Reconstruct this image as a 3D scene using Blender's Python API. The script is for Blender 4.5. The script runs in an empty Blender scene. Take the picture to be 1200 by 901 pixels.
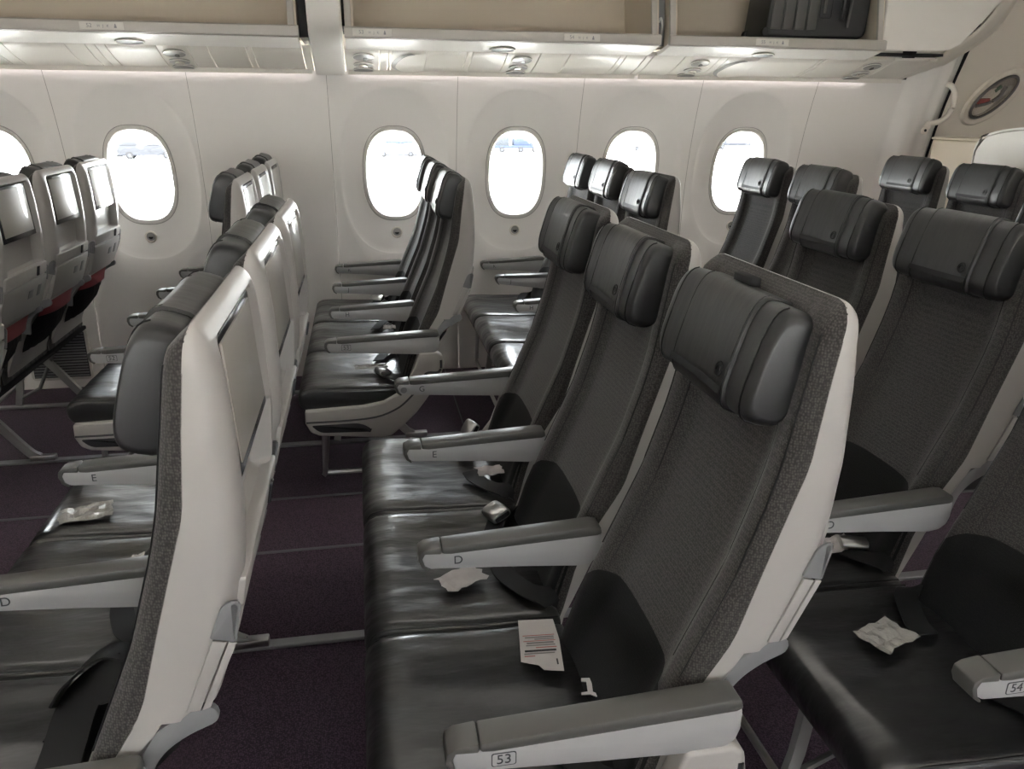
import bpy, bmesh, math, random
import numpy as np
from mathutils import Vector, Matrix

random.seed(7)
rng = np.random.RandomState(7)
scene = bpy.context.scene
COL = scene.collection
PI = math.pi

# ------------------------------------------------------------------ camera
CAM = Vector((-0.0729, -0.8506, 1.4381))
YAW, PITCH, ROLL, FPX = 0.18696, 0.33394, 0.00763, 920.26
_f = Vector((math.sin(YAW) * math.cos(PITCH), math.cos(YAW) * math.cos(PITCH), -math.sin(PITCH)))
_r = Vector((math.cos(YAW), -math.sin(YAW), 0))
_u = _r.cross(_f)
_r2 = _r * math.cos(ROLL) + _u * math.sin(ROLL)
_u2 = -_r * math.sin(ROLL) + _u * math.cos(ROLL)
cam_data = bpy.data.cameras.new('camera')
cam_data.sensor_fit = 'HORIZONTAL'
cam_data.sensor_width = 36.0
cam_data.lens = 36.0 * FPX / 1200.0
cam_data.clip_start = 0.02
cam_data.clip_end = 2000
cam = bpy.data.objects.new('camera', cam_data)
COL.objects.link(cam)
m = Matrix.Identity(4)
for i in range(3):
    m[i][0], m[i][1], m[i][2], m[i][3] = _r2[i], _u2[i], -_f[i], CAM[i]
cam.matrix_world = m
scene.camera = cam

# ------------------------------------------------------------------ world, exposure
SKY_STRENGTH = 8.0
SUN_STRENGTH = 95.0
LAMP_CEIL = 1.4
LAMP_WASH = 1.2
w = bpy.data.worlds.new('world')
scene.world = w
w.use_nodes = True
bg = w.node_tree.nodes['Background']
bg.inputs[0].default_value = (0.93, 0.97, 1.0, 1)
bg.inputs[1].default_value = SKY_STRENGTH
sun_data = bpy.data.lights.new('sun', 'SUN')
sun_data.energy = SUN_STRENGTH
sun_data.angle = math.radians(1.5)
sun_data.color = (1.0, 0.97, 0.92)
sun = bpy.data.objects.new('sun', sun_data)
COL.objects.link(sun)
sun.location = (-10, -20, 60)
sun.rotation_euler = Vector((.10, .34, -1.0)).to_track_quat('-Z', 'Y').to_euler()
scene.view_settings.view_transform = 'Standard'
scene.view_settings.look = 'None'
scene.view_settings.gamma = 1
scene.view_settings.use_curve_mapping = False
scene.view_settings.exposure = 1.3
scene.cycles.use_denoising = True
scene.cycles.max_bounces = 12
scene.cycles.diffuse_bounces = 6
scene.cycles.transparent_max_bounces = 16

# ------------------------------------------------------------------ materials
MAT = {}
def mat(name, col, rough=0.5, spec=0.5, metal=0.0, coat=0.0, coat_rough=0.1, emit=None, estr=0.0):
    mt = bpy.data.materials.new(name)
    mt.use_nodes = True
    b = mt.node_tree.nodes['Principled BSDF']
    b.inputs['Base Color'].default_value = (*col, 1)
    b.inputs['Roughness'].default_value = rough
    b.inputs['Specular IOR Level'].default_value = spec
    b.inputs['Metallic'].default_value = metal
    b.inputs['Coat Weight'].default_value = coat
    b.inputs['Coat Roughness'].default_value = coat_rough
    if emit:
        b.inputs['Emission Color'].default_value = (*emit, 1)
        b.inputs['Emission Strength'].default_value = estr
    MAT[name] = mt
    return mt

def nodes(mt):
    nt = mt.node_tree
    return nt, nt.nodes, nt.links, nt.nodes['Principled BSDF']

def noise_bump(mt, layers, vary=None, vary_scale=6.0, stretch=(1, 1, 1)):
    """layers: (scale, strength, distance, detail); vary: second colour mixed in with noise."""
    nt, N, L, b = nodes(mt)
    tc = N.new('ShaderNodeTexCoord')
    mp = N.new('ShaderNodeMapping')
    mp.inputs['Scale'].default_value = stretch
    L.new(tc.outputs['Object'], mp.inputs['Vector'])
    prev = None
    for sc, st, di, de in layers:
        n = N.new('ShaderNodeTexNoise')
        n.inputs['Scale'].default_value = sc
        n.inputs['Detail'].default_value = de
        L.new(mp.outputs['Vector'], n.inputs['Vector'])
        bp = N.new('ShaderNodeBump')
        bp.inputs['Strength'].default_value = st
        bp.inputs['Distance'].default_value = di
        L.new(n.outputs['Fac'], bp.inputs['Height'])
        if prev:
            L.new(prev.outputs['Normal'], bp.inputs['Normal'])
        prev = bp
    if prev:
        L.new(prev.outputs['Normal'], b.inputs['Normal'])
    if vary:
        n = N.new('ShaderNodeTexNoise')
        n.inputs['Scale'].default_value = vary_scale
        n.inputs['Detail'].default_value = 5
        L.new(mp.outputs['Vector'], n.inputs['Vector'])
        mx = N.new('ShaderNodeMix')
        mx.data_type = 'RGBA'
        mx.inputs[6].default_value = b.inputs['Base Color'].default_value
        mx.inputs[7].default_value = (*vary, 1)
        L.new(n.outputs['Fac'], mx.inputs[0])
        L.new(mx.outputs[2], b.inputs['Base Color'])

mat('wall', (0.82, 0.80, 0.77), 0.45, 0.4); noise_bump(MAT['wall'], [(90, .05, .001, 3)], (0.835, 0.815, 0.785), 1.2)
mat('panel_grey', (0.66, 0.645, 0.60), 0.45, 0.4)
mat('window_ring', (0.66, 0.64, 0.60), 0.4, 0.4)
mat('bin_white', (0.80, 0.775, 0.725), 0.35, 0.5); noise_bump(MAT['bin_white'], [(60, .04, .001, 3)])
mat('bin_inner', (0.62, 0.55, 0.45), 0.55, 0.3); noise_bump(MAT['bin_inner'], [(40, .1, .002, 4)], (0.57, 0.50, 0.41), 5)
mat('bin_lip', (0.46, 0.435, 0.395), 0.35, 0.5)
mat('psu', (0.79, 0.755, 0.69), 0.4, 0.4)
mat('dark_gap', (0.02, 0.02, 0.022), 0.7, 0.2)
mat('seam', (0.33, 0.31, 0.29), 0.6, 0.3)
mat('tag', (0.62, 0.60, 0.55), 0.5)
mat('tag_print', (0.25, 0.25, 0.26), 0.6)
mat('shell', (0.375, 0.36, 0.345), 0.33, 0.5); noise_bump(MAT['shell'], [(700, .05, .0003, 2)])
mat('shell_grey', (0.20, 0.203, 0.21), 0.4, 0.5); noise_bump(MAT['shell_grey'], [(700, .05, .0003, 2)])
mat('shell_mid', (0.345, 0.333, 0.32), 0.35, 0.5)
mat('arm_body', (0.36, 0.358, 0.36), 0.4, 0.5); noise_bump(MAT['arm_body'], [(700, .05, .0003, 2)])
mat('arm_cap', (0.085, 0.083, 0.078), 0.36, 0.6); noise_bump(MAT['arm_cap'], [(900, .12, .0004, 2)])
mat('arm_line', (0.035, 0.036, 0.04), 0.45)
mat('print_dark', (0.035, 0.037, 0.042), 0.6)
mat('print_grey', (0.20, 0.19, 0.19), 0.6)
mat('print_red', (0.35, 0.12, 0.11), 0.6)
mat('leather', (0.008, 0.0083, 0.009), 0.36, 0.6, 0, 0.8, 0.17)
noise_bump(MAT['leather'], [(5, .8, .03, 2), (14, .5, .010, 3), (300, .10, .0005, 2)], (0.013, 0.013, 0.014), 9, (.55, 1.5, 1))
mat('leather_rest', (0.012, 0.0123, 0.013), 0.42, 0.5, 0, 0.22, 0.35)
noise_bump(MAT['leather_rest'], [(14, .28, .006, 3), (320, .12, .0006, 2)], (0.018, 0.018, 0.019), 8, (1.0, 2.2, 0.7))
mat('leather_seam', (0.006, 0.006, 0.0065), 0.5, 0.4)
mat('belt', (0.008, 0.008, 0.009), 0.6, 0.3)
mat('metal', (0.55, 0.55, 0.54), 0.3, 0.5, 1.0)
mat('metal_dark', (0.23, 0.23, 0.23), 0.35, 0.5, 1.0)
mat('spar_dark', (0.015, 0.015, 0.016), 0.5)
mat('frame_paint', (0.40, 0.40, 0.39), 0.35, 0.5, 0.4)
mat('bezel', (0.035, 0.036, 0.04), 0.22, 0.6)
mat('screen', (0.34, 0.325, 0.29), 0.4, 0.35, 0, 0.4, 0.05)
mat('recess', (0.30, 0.295, 0.285), 0.4, 0.5)
mat('paper', (0.50, 0.475, 0.47), 0.7)
mat('foil', (0.42, 0.41, 0.385), 0.22, 0.7, 0.35); noise_bump(MAT['foil'], [(60, .6, .006, 4)])
mat('pocket', (0.012, 0.012, 0.013), 0.75, 0.2); noise_bump(MAT['pocket'], [(60, .5, .006, 3), (500, .3, .001, 2)])
mat('red_strap', (0.19, 0.03, 0.035), 0.6, 0.3); noise_bump(MAT['red_strap'], [(300, .2, .001, 2)])
mat('track', (0.30, 0.30, 0.31), 0.38, 0.5, 0.7)
mat('strip', (0.11, 0.11, 0.12), 0.45, 0.5, 0.3)
mat('suitcase', (0.020, 0.020, 0.022), 0.4, 0.5); noise_bump(MAT['suitcase'], [(220, .2, .001, 3)])
mat('suitcase_rib', (0.075, 0.073, 0.07), 0.42, 0.5)
mat('door', (0.70, 0.65, 0.57), 0.5, 0.4)
mat('partition', (0.80, 0.79, 0.75), 0.4, 0.5)
mat('beige', (0.70, 0.62, 0.51), 0.5, 0.4)
mat('red', (0.40, 0.03, 0.03), 0.5)
mat('green', (0.02, 0.12, 0.06), 0.5)
mat('white_gloss', (0.78, 0.74, 0.67), 0.3, 0.5)
mat('rubber', (0.02, 0.02, 0.02), 0.6)
mat('lens_grey', (0.30, 0.29, 0.27), 0.3, 0.5)
mat('chrome', (0.75, 0.73, 0.68), 0.12, 0.5, 1.0)
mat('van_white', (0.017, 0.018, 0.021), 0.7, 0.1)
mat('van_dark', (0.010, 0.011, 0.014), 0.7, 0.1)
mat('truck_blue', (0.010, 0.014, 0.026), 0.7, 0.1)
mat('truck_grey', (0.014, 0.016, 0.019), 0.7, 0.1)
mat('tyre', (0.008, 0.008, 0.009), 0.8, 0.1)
mat('vent', (0.055, 0.055, 0.06), 0.5)
mat('lamp_warm', (1, 1, 1), 0.5, emit=(1.0, 0.94, 0.86), estr=LAMP_CEIL)
mat('lamp_wash', (1, 1, 1), 0.5, emit=(1.0, 0.90, 0.92), estr=LAMP_WASH)

# woven charcoal fabric
def fabric(name, a, b_, bump=.35):
    mt = mat(name, a, 0.85, 0.25)
    nt, N, L, b = nodes(mt)
    b.inputs['Sheen Weight'].default_value = 0.05 if name == 'patch' else 0.26
    b.inputs['Sheen Roughness'].default_value = 0.5
    tc = N.new('ShaderNodeTexCoord')
    mp = N.new('ShaderNodeMapping')
    mp.inputs['Rotation'].default_value = (0, 0, 0)
    mp.inputs['Scale'].default_value = (1, 1, .8)
    L.new(tc.outputs['Object'], mp.inputs['Vector'])
    ck = N.new('ShaderNodeTexVoronoi')
    ck.inputs['Scale'].default_value = 330
    ck.inputs['Randomness'].default_value = .55
    L.new(mp.outputs['Vector'], ck.inputs['Vector'])
    rp = N.new('ShaderNodeValToRGB')
    rp.color_ramp.elements[0].position = .15
    rp.color_ramp.elements[0].color = (*b_, 1)
    rp.color_ramp.elements[1].position = .65
    rp.color_ramp.elements[1].color = (*a, 1)
    L.new(ck.outputs['Distance'], rp.inputs['Fac'])
    L.new(rp.outputs['Color'], b.inputs['Base Color'])
    bp = N.new('ShaderNodeBump')
    bp.inputs['Strength'].default_value = bump
    bp.inputs['Distance'].default_value = .0012
    bp.invert = True
    L.new(ck.outputs['Distance'], bp.inputs['Height'])
    L.new(bp.outputs['Normal'], b.inputs['Normal'])
    return mt
fabric('fabric', (0.022, 0.020, 0.019), (0.078, 0.071, 0.067))
fabric('patch', (0.005, 0.005, 0.0055), (0.010, 0.0095, 0.010), .2)
fabric('carpet', (0.030, 0.017, 0.028), (0.115, 0.064, 0.102), .8)
MAT['carpet'].node_tree.nodes['Principled BSDF'].inputs['Sheen Weight'].default_value = .1
MAT['carpet'].node_tree.nodes['Voronoi Texture'].inputs['Scale'].default_value = 220

# apron concrete, seen far below through the windows
mt = mat('apron', (0.42, 0.42, 0.41), 0.8)
noise_bump(mt, [], (0.36, 0.36, 0.355), .05)

# window pane: thin clear sheet with a faint reflection
mt = bpy.data.materials.new('pane'); mt.use_nodes = True; MAT['pane'] = mt
N, L = mt.node_tree.nodes, mt.node_tree.links
N.remove(N['Principled BSDF'])
tr = N.new('ShaderNodeBsdfTransparent'); tr.inputs[0].default_value = (.95, .965, .97, 1)
gl = N.new('ShaderNodeBsdfGlossy'); gl.inputs['Roughness'].default_value = .02
fr = N.new('ShaderNodeValue'); fr.outputs[0].default_value = .04
mx = N.new('ShaderNodeMixShader')
L.new(fr.outputs[0], mx.inputs[0]); L.new(tr.outputs[0], mx.inputs[1]); L.new(gl.outputs[0], mx.inputs[2])
L.new(mx.outputs[0], N['Material Output'].inputs['Surface'])

# tinted clear plastic cover on the door
mt = bpy.data.materials.new('clear_cover'); mt.use_nodes = True; MAT['clear_cover'] = mt
N, L = mt.node_tree.nodes, mt.node_tree.links
N.remove(N['Principled BSDF'])
tr = N.new('ShaderNodeBsdfTransparent'); tr.inputs[0].default_value = (.93, .91, .88, 1)
gl = N.new('ShaderNodeBsdfGlossy'); gl.inputs['Roughness'].default_value = .05
fr = N.new('ShaderNodeValue'); fr.outputs[0].default_value = .10
mx = N.new('ShaderNodeMixShader')
L.new(fr.outputs[0], mx.inputs[0]); L.new(tr.outputs[0], mx.inputs[1]); L.new(gl.outputs[0], mx.inputs[2])
L.new(mx.outputs[0], N['Material Output'].inputs['Surface'])

# ------------------------------------------------------------------ mesh helpers
def finish(me, material, smooth=True, angle=38):
    me.materials.append(MAT[material])
    if smooth:
        me.shade_smooth()
        me.set_sharp_from_angle(angle=math.radians(angle))
    me.update()
    return me

def pymesh(name, verts, faces, material, smooth=True, angle=38, fix=True):
    me = bpy.data.meshes.new(name)
    me.from_pydata([tuple(map(float, v)) for v in verts], [], faces)
    if fix:
        bm = bmesh.new(); bm.from_mesh(me)
        bmesh.ops.remove_doubles(bm, verts=bm.verts, dist=1e-6)
        bmesh.ops.recalc_face_normals(bm, faces=bm.faces)
        bm.to_mesh(me); bm.free()
    return finish(me, material, smooth, angle)

def bm_mesh(bm, name, material, smooth=True, angle=38):
    bmesh.ops.recalc_face_normals(bm, faces=bm.faces)
    me = bpy.data.meshes.new(name)
    bm.to_mesh(me); bm.free()
    return finish(me, material, smooth, angle)

def bevel_all(bm, r, seg=2, ang=30):
    if r <= 0:
        return
    es = [e for e in bm.edges if len(e.link_faces) == 2 and e.calc_face_angle(0) > math.radians(ang)]
    if es:
        bmesh.ops.bevel(bm, geom=es, offset=r, segments=seg, profile=.5, affect='EDGES', clamp_overlap=True)

def prism_bm(pts, a0, a1, axis='y', bm=None):
    """closed polygon extruded between a0 and a1; axis y: pts are (x,z); axis x: (y,z); axis z: (x,y)."""
    bm = bm or bmesh.new()
    def P(p, a):
        return {'y': (p[0], a, p[1]), 'x': (a, p[0], p[1]), 'z': (p[0], p[1], a)}[axis]
    A = [bm.verts.new(P(p, a0)) for p in pts]
    B = [bm.verts.new(P(p, a1)) for p in pts]
    n = len(pts)
    bm.faces.new(A); bm.faces.new(B[::-1])
    for i in range(n):
        bm.faces.new((A[i], B[i], B[(i + 1) % n], A[(i + 1) % n]))
    return bm

def prism(name, pts, a0, a1, material, axis='y', bevel=.002, seg=2, ang=30):
    bm = prism_bm(pts, a0, a1, axis)
    bmesh.ops.recalc_face_normals(bm, faces=bm.faces)
    bevel_all(bm, bevel, seg, ang)
    return bm_mesh(bm, name, material)

def box(name, x0, x1, y0, y1, z0, z1, material, bevel=.002, seg=2):
    return prism(name, [(x0, z0), (x1, z0), (x1, z1), (x0, z1)], y0, y1, material, 'y', bevel, seg)

def loft(name, rings, material, closed=True, caps=True, angle=38):
    n = len(rings[0]); V = []; F = []
    for r in rings:
        V += list(r)
    for i in range(len(rings) - 1):
        for j in range(n if closed else n - 1):
            k = (j + 1) % n
            F.append((i * n + j, i * n + k, (i + 1) * n + k, (i + 1) * n + j))
    if caps:
        F.append(tuple(range(n))[::-1])
        F.append(tuple((len(rings) - 1) * n + j for j in range(n)))
    return pymesh(name, V, F, material, True, angle)

def smooth_path(pts, n=6):
    pts = [Vector(p) for p in pts]
    out = []
    P = [pts[0] * 2 - pts[1]] + pts + [pts[-1] * 2 - pts[-2]]
    for i in range(1, len(P) - 2):
        for k in range(n):
            t = k / n
            a, b, c, d = P[i - 1], P[i], P[i + 1], P[i + 2]
            out.append(.5 * ((2 * b) + (c - a) * t + (2 * a - 5 * b + 4 * c - d) * t * t + (3 * b - a - 3 * c + d) * t ** 3))
    out.append(pts[-1])
    return out

def tube(name, path, r, material, n=8, r2=None, up=(0, 0, 1)):
    """sweep an ellipse (r x r2) along the path."""
    r2 = r2 or r
    path = [Vector(p) for p in path]
    rings = []
    for i, p in enumerate(path):
        t = (path[min(i + 1, len(path) - 1)] - path[max(i - 1, 0)]).normalized()
        u = Vector(up)
        if abs(t.dot(u)) > .95:
            u = Vector((1, 0, 0))
        s = t.cross(u).normalized(); v = s.cross(t).normalized()
        rings.append([p + s * r * math.cos(2 * PI * k / n) + v * r2 * math.sin(2 * PI * k / n) for k in range(n)])
    return loft(name, rings, material)

def ribbon(name, path, width_dir, width, thick, material):
    path = [Vector(p) for p in path]
    wd = Vector(width_dir)
    rings = []
    for i, p in enumerate(path):
        t = (path[min(i + 1, len(path) - 1)] - path[max(i - 1, 0)]).normalized()
        s = (wd - t * wd.dot(t)).normalized(); v = s.cross(t).normalized()
        a, b = s * width / 2, v * thick / 2
        rings.append([p - a - b, p + a - b, p + a + b, p - a + b])
    return loft(name, rings, material)

_text = {}
def text_mesh(s, size, material, extrude=.0004):
    """upright in the XZ plane, facing -Y, centred at the origin."""
    key = (s, size, material)
    if key in _text:
        return _text[key]
    cu = bpy.data.curves.new('lettering', 'FONT')
    cu.body = s; cu.size = size; cu.extrude = extrude
    cu.align_x = 'CENTER'; cu.align_y = 'CENTER'
    ob = bpy.data.objects.new('lettering', cu)
    COL.objects.link(ob)
    dg = bpy.context.evaluated_depsgraph_get()
    me = bpy.data.meshes.new_from_object(ob.evaluated_get(dg))
    bpy.data.objects.remove(ob)
    bpy.data.curves.remove(cu)
    me.name = 'lettering'
    me.transform(Matrix.Rotation(PI / 2, 4, 'X'))
    me.materials.clear()
    me.materials.append(MAT[material])
    _text[key] = me
    return me

def disc(name, r, thick, material, axis='y', n=24, rx=None, bevel=0):
    rx = rx or r
    pts = [(rx * math.cos(2 * PI * k / n), r * math.sin(2 * PI * k / n)) for k in range(n)]
    return prism(name, pts, -thick / 2, thick / 2, material, axis, bevel, 2, 50)

def ring_mesh(name, r, t, material, axis='y', n=28, rx=None, tt=None):
    rx = rx or r
    path = [((rx) * math.cos(2 * PI * k / n), 0, r * math.sin(2 * PI * k / n)) for k in range(n)]
    V = []; F = []; m_ = 6
    for k in range(n):
        a = 2 * PI * k / n
        for j in range(m_):
            b = 2 * PI * j / m_
            V.append(((rx + t * math.cos(b)) * math.cos(a), (tt or t) * math.sin(b), (r + t * math.cos(b)) * math.sin(a)))
    for k in range(n):
        for j in range(m_):
            F.append((k * m_ + j, k * m_ + (j + 1) % m_, ((k + 1) % n) * m_ + (j + 1) % m_, ((k + 1) % n) * m_ + j))
    me = pymesh(name, V, F, material)
    if axis == 'x':
        me.transform(Matrix.Rotation(PI / 2, 4, 'Z'))
    if axis == 'z':
        me.transform(Matrix.Rotation(PI / 2, 4, 'X'))
    return me

# ------------------------------------------------------------------ object helpers
def obj(name, me, parent=None, loc=(0, 0, 0), rot=(0, 0, 0)):
    o = bpy.data.objects.new(name, me)
    COL.objects.link(o)
    o.location = loc; o.rotation_euler = rot
    if parent:
        o.parent = parent
    return o

def thing(name, label, cat, loc=(0, 0, 0), rot=(0, 0, 0), group=None, me=None):
    o = obj(name, me, None, loc, rot)
    o['label'] = label; o['category'] = cat
    if group:
        o['group'] = group
    return o

def struct(name, me, loc=(0, 0, 0), label=None):
    o = obj(name, me, None, loc)
    o['kind'] = 'structure'
    if label:
        o['label'] = label
    return o

def ip(x, xs, ys):
    return float(np.interp(x, xs, ys))

def sstep(a, b, x):
    t = min(1, max(0, (x - a) / (b - a)))
    return t * t * (3 - 2 * t)

# ------------------------------------------------------------------ the cabin shell
YW0 = 3.565
def wall_y(z):
    return YW0 - (max(0, z - .75) ** 2) / 4.4

XL, XR = -4.6, 5.4      # ends of the cabin stretch that is built
YMID = 0.738            # centre line of the cabin
def mirror_y(y):
    return 2 * YMID - y

floor = struct('floor', box('floor', XL, XR, mirror_y(3.75), 3.75, -.06, 0, 'carpet', 0), label='dark purple carpet of the aircraft cabin')
for y, wd, mt_, h in [(1.105, .034, 'track', .012), (.37, .034, 'track', .012), (2.55, .034, 'track', .012), (3.27, .034, 'track', .012),
                      (1.622, .016, 'strip', .004), (2.022, .016, 'strip', .004), (-.145, .016, 'strip', .004), (-.545, .016, 'strip', .004)]:
    seam_n = 'seat_track' if mt_ == 'track' else 'edge_strip'
    obj(seam_n, box(seam_n, XL + .1, XR - .1, y - wd / 2, y + wd / 2, 0, h, mt_, .002, 1), floor)
for x in (.356, -1.24, 1.95):
    obj('carpet_seam', box('carpet_seam', x - .003, x + .003, 2.035, 3.55, 0, .0015, 'strip', 0), floor)

# windows at the photograph's places, seams of the lining panels between them
WINS = [-2.48, -1.825, -1.172, .110, .774, 1.432, 2.092]
SEAMS = [-2.80, -2.15, -1.50, -.868, -.212, .440, 1.105, 1.765, 2.44, 2.97]
ZW = 1.117
Z_TOP = 1.625

def superellipse(hw, hh, n, k, e):
    a = 2 * PI * k / n
    c, s = math.cos(a), math.sin(a)
    return (math.copysign(abs(c) ** (2 / e), c) * hw, math.copysign(abs(s) ** (2 / e), s) * hh)

OP_W, OP_H = .166, .246
def window_panel(x0, x1, xw, my):
    """lining panel with a dished surround and an oval window opening."""
    n = 72
    rings = []
    def pt(x, z, dep):
        y = wall_y(z) + dep
        return (x, mirror_y(y) if my else y, z)
    hwx = min(xw - x0, x1 - xw)
    specs = [(OP_W, OP_H, 2.6, .030), (OP_W + .014, OP_H + .016, 2.6, .0295), (.225, .32, 2.5, .023), (.262, .395, 2.45, .011), (.276, .418, 2.42, .0055), (.281, .425, 2.42, .0025), (.286, .430, 2.42, 0.0)]
    for hw, hh, e, dep in specs:
        rings.append([pt(xw + superellipse(hw, hh, n, k, e)[0], ZW + superellipse(hw, hh, n, k, e)[1], dep) for k in range(n)])
    # outer rectangle: project the direction on the panel's border
    def border(k):
        a = 2 * PI * k / n
        sx, sz = superellipse(.286, .430, n, k, 2.42)
        dx, dz = sx, sz
        best = 1e9
        if dx > 1e-9: best = min(best, (x1 - xw) / dx)
        if dx < -1e-9: best = min(best, (x0 - xw) / dx)
        if dz > 1e-9: best = min(best, (Z_TOP - ZW) / dz)
        if dz < -1e-9: best = min(best, (0.0 - ZW) / dz)
        return xw + dx * best, ZW + dz * best
    bd = [list(border(k)) for k in range(n)]
    # snap the nearest border points to the four corners
    for cx, cz in [(x0, 0), (x1, 0), (x0, Z_TOP), (x1, Z_TOP)]:
        j = min(range(n), key=lambda k: (bd[k][0] - cx) ** 2 + (bd[k][1] - cz) ** 2)
        bd[j] = [cx, cz]
    inner = [(xw + superellipse(.286, .430, n, k, 2.42)[0], ZW + superellipse(.286, .430, n, k, 2.42)[1]) for k in range(n)]
    for t in (.15, .4, .7, 1.0):
        rings.append([pt(inner[k][0] * (1 - t) + bd[k][0] * t, inner[k][1] * (1 - t) + bd[k][1] * t, 0) for k in range(n)])
    V = []; F = []
    for r in rings: V += r
    for i in range(len(rings) - 1):
        for j in range(n):
            k = (j + 1) % n
            F.append((i * n + j, i * n + k, (i + 1) * n + k, (i + 1) * n + j))
    me = pymesh('lining_panel', V, F, 'wall', True, 30)
    return me

def blank_panel(x0, x1, my, dep=lambda x: 0.0, nx=2):
    V = []; F = []
    zs = [0, .3, .6, .75, .9, 1.05, 1.2, 1.35, 1.5, Z_TOP]
    xs = np.linspace(x0, x1, nx)
    for z in zs:
        for x in xs:
            y = wall_y(z) + dep(x)
            V.append((x, mirror_y(y) if my else y, z))
    for i in range(len(zs) - 1):
        for j in range(nx - 1):
            a = i * nx + j
            F.append((a, a + 1, a + 1 + nx, a + nx))
    return pymesh('lining_panel', V, F, 'wall', True, 30)

def frame_ring(my):
    """deep oval reveal from the lining to the pane."""
    n = 64
    rings = []
    y0 = .030
    for hw, hh, dep in [(OP_W + .002, OP_H + .002, y0 + .002), (OP_W - .002, OP_H - .002, y0 - .004), (OP_W - .016, OP_H - .018, y0 - .002),
                        (OP_W - .022, OP_H - .025, y0 + .012), (OP_W - .024, OP_H - .028, y0 + .05), (OP_W - .028, OP_H - .032, y0 + .10)]:
        r = []
        for k in range(n):
            sx, sz = superellipse(hw, hh, n, k, 2.6)
            y = wall_y(ZW + sz) * .35 + wall_y(ZW) * .65 if dep > y0 + .03 else wall_y(ZW + sz)
            y = y + dep
            r.append((sx, (2 * YMID - y) if my else y, ZW + sz))
        rings.append(r)
    return loft('window_frame', rings, 'window_ring', True, False, 50)

def pane_mesh(my):
    n = 48
    V = []
    for k in range(n):
        sx, sz = superellipse(OP_W - .020, OP_H - .022, n, k, 2.6)
        y = wall_y(ZW) + .030 + .075
        V.append((sx, mirror_y(y) if my else y, ZW + sz))
    V2 = [(a, b + (.006 if not my else -.006), c) for a, b, c in V]
    F = [tuple(range(n)), tuple(range(n, 2 * n))[::-1]] + [(k, (k + 1) % n, n + (k + 1) % n, n + k) for k in range(n)]
    return pymesh('pane', V + V2, F, 'pane', True, 30)

ring_line = {}
def line_ring(my):
    n = 64
    rings = []
    for hw, hh, d in [(OP_W + .0012, OP_H + .0012, .0285), (OP_W + .0042, OP_H + .0042, .0285)]:
        rings.append([(superellipse(hw, hh, n, k, 2.6)[0], (lambda y: mirror_y(y) if my else y)(wall_y(ZW + superellipse(hw, hh, n, k, 2.6)[1]) + d), ZW + superellipse(hw, hh, n, k, 2.6)[1]) for k in range(n)])
    return loft('frame_joint', rings, 'seam', True, False)

for side, my in (('right', False), ('left', True)):
    yb = wall_y(1.0) + .028
    # backing sheet behind the seams so that no daylight leaks through the joints
    V = []; F = []
    base = struct('wall_' + side, None, label='off white curved sidewall lining of the cabin, %s side' % ('starboard' if not my else 'port'))
    for i in range(len(SEAMS) - 1):
        x0, x1 = SEAMS[i] + .0012, SEAMS[i + 1] - .0012
        ws = [xw for xw in WINS if x0 < xw < x1]
        obj('lining_panel', window_panel(x0, x1, ws[0], my) if ws else blank_panel(x0, x1, my), base)
    for x in SEAMS:
        if x > 2.9 and not my:
            continue
        me = blank_panel(x - .014, x + .014, my, lambda q: .0035)
        me.materials.clear(); me.materials.append(MAT['seam'])
        obj('seam_strip', me, base)
    obj('lining_panel', blank_panel(XL, SEAMS[0], my), base)
    if my:
        obj('lining_panel', blank_panel(SEAMS[-1], XR, my), base)
    fr_me, pn_me, ln_me = frame_ring(my), pane_mesh(my), line_ring(my)
    for i, xw in enumerate(WINS):
        wn = struct('window_%d' % (i + 1 + (len(WINS) if my else 0)), fr_me, (xw, 0, 0), 'oval cabin window with clear pane and pale surround')
        obj('frame_joint', ln_me, wn)
        obj('pane', pn_me, wn)
        if not my:
            zb = ZW - .312
            y = wall_y(zb) + .018
            bt = obj('dimmer_button', ring_mesh('dimmer_button', .026, .0045, 'white_gloss'), wn, (0, y - .002, zb), (0.0, 0, 0))
            obj('button_face', disc('button_face', .023, .006, 'shell_mid'), bt, (0, .002, 0))
            obj('button_mark', prism('button_mark', [(.012 * math.cos(a), .012 * math.sin(a)) for a in np.linspace(PI, 2 * PI, 12)], -.003, .0, 'bezel', 'y', 0), bt, (0, -.002, 0))

# upper closure behind the bins, ceiling, and end walls added against light leaks
ceil_me = pymesh('ceiling', [(XL, mirror_y(3.75), 2.24), (XR, mirror_y(3.75), 2.24), (XR, 3.75, 2.24), (XL, 3.75, 2.24),
                             (XL, mirror_y(3.75), 2.30), (XR, mirror_y(3.75), 2.30), (XR, 3.75, 2.30), (XL, 3.75, 2.30)],
                 [(0, 1, 2, 3), (4, 5, 6, 7), (0, 1, 5, 4), (1, 2, 6, 5), (2, 3, 7, 6), (3, 0, 4, 7)], 'bin_white', False)
ceiling = struct('ceiling', ceil_me, label='smooth off white cabin ceiling')
for my in (False, True):
    y = 3.46
    a, b = (y, y + .04)
    if my: a, b = mirror_y(b), mirror_y(a)
    obj('upper_lining', box('upper_lining', XL, 2.97 if not my else XR, a, b, Z_TOP - .01, 2.25, 'bin_white', 0), ceiling)
wf = struct('wall_front', box('wall_front', XL - .05, XL, mirror_y(3.75), 3.75, 0, 2.3, 'wall', 0))
wb_ = struct('wall_back', box('wall_back', XR, XR + .05, mirror_y(3.75), 3.75, 0, 2.3, 'wall', 0))

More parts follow.
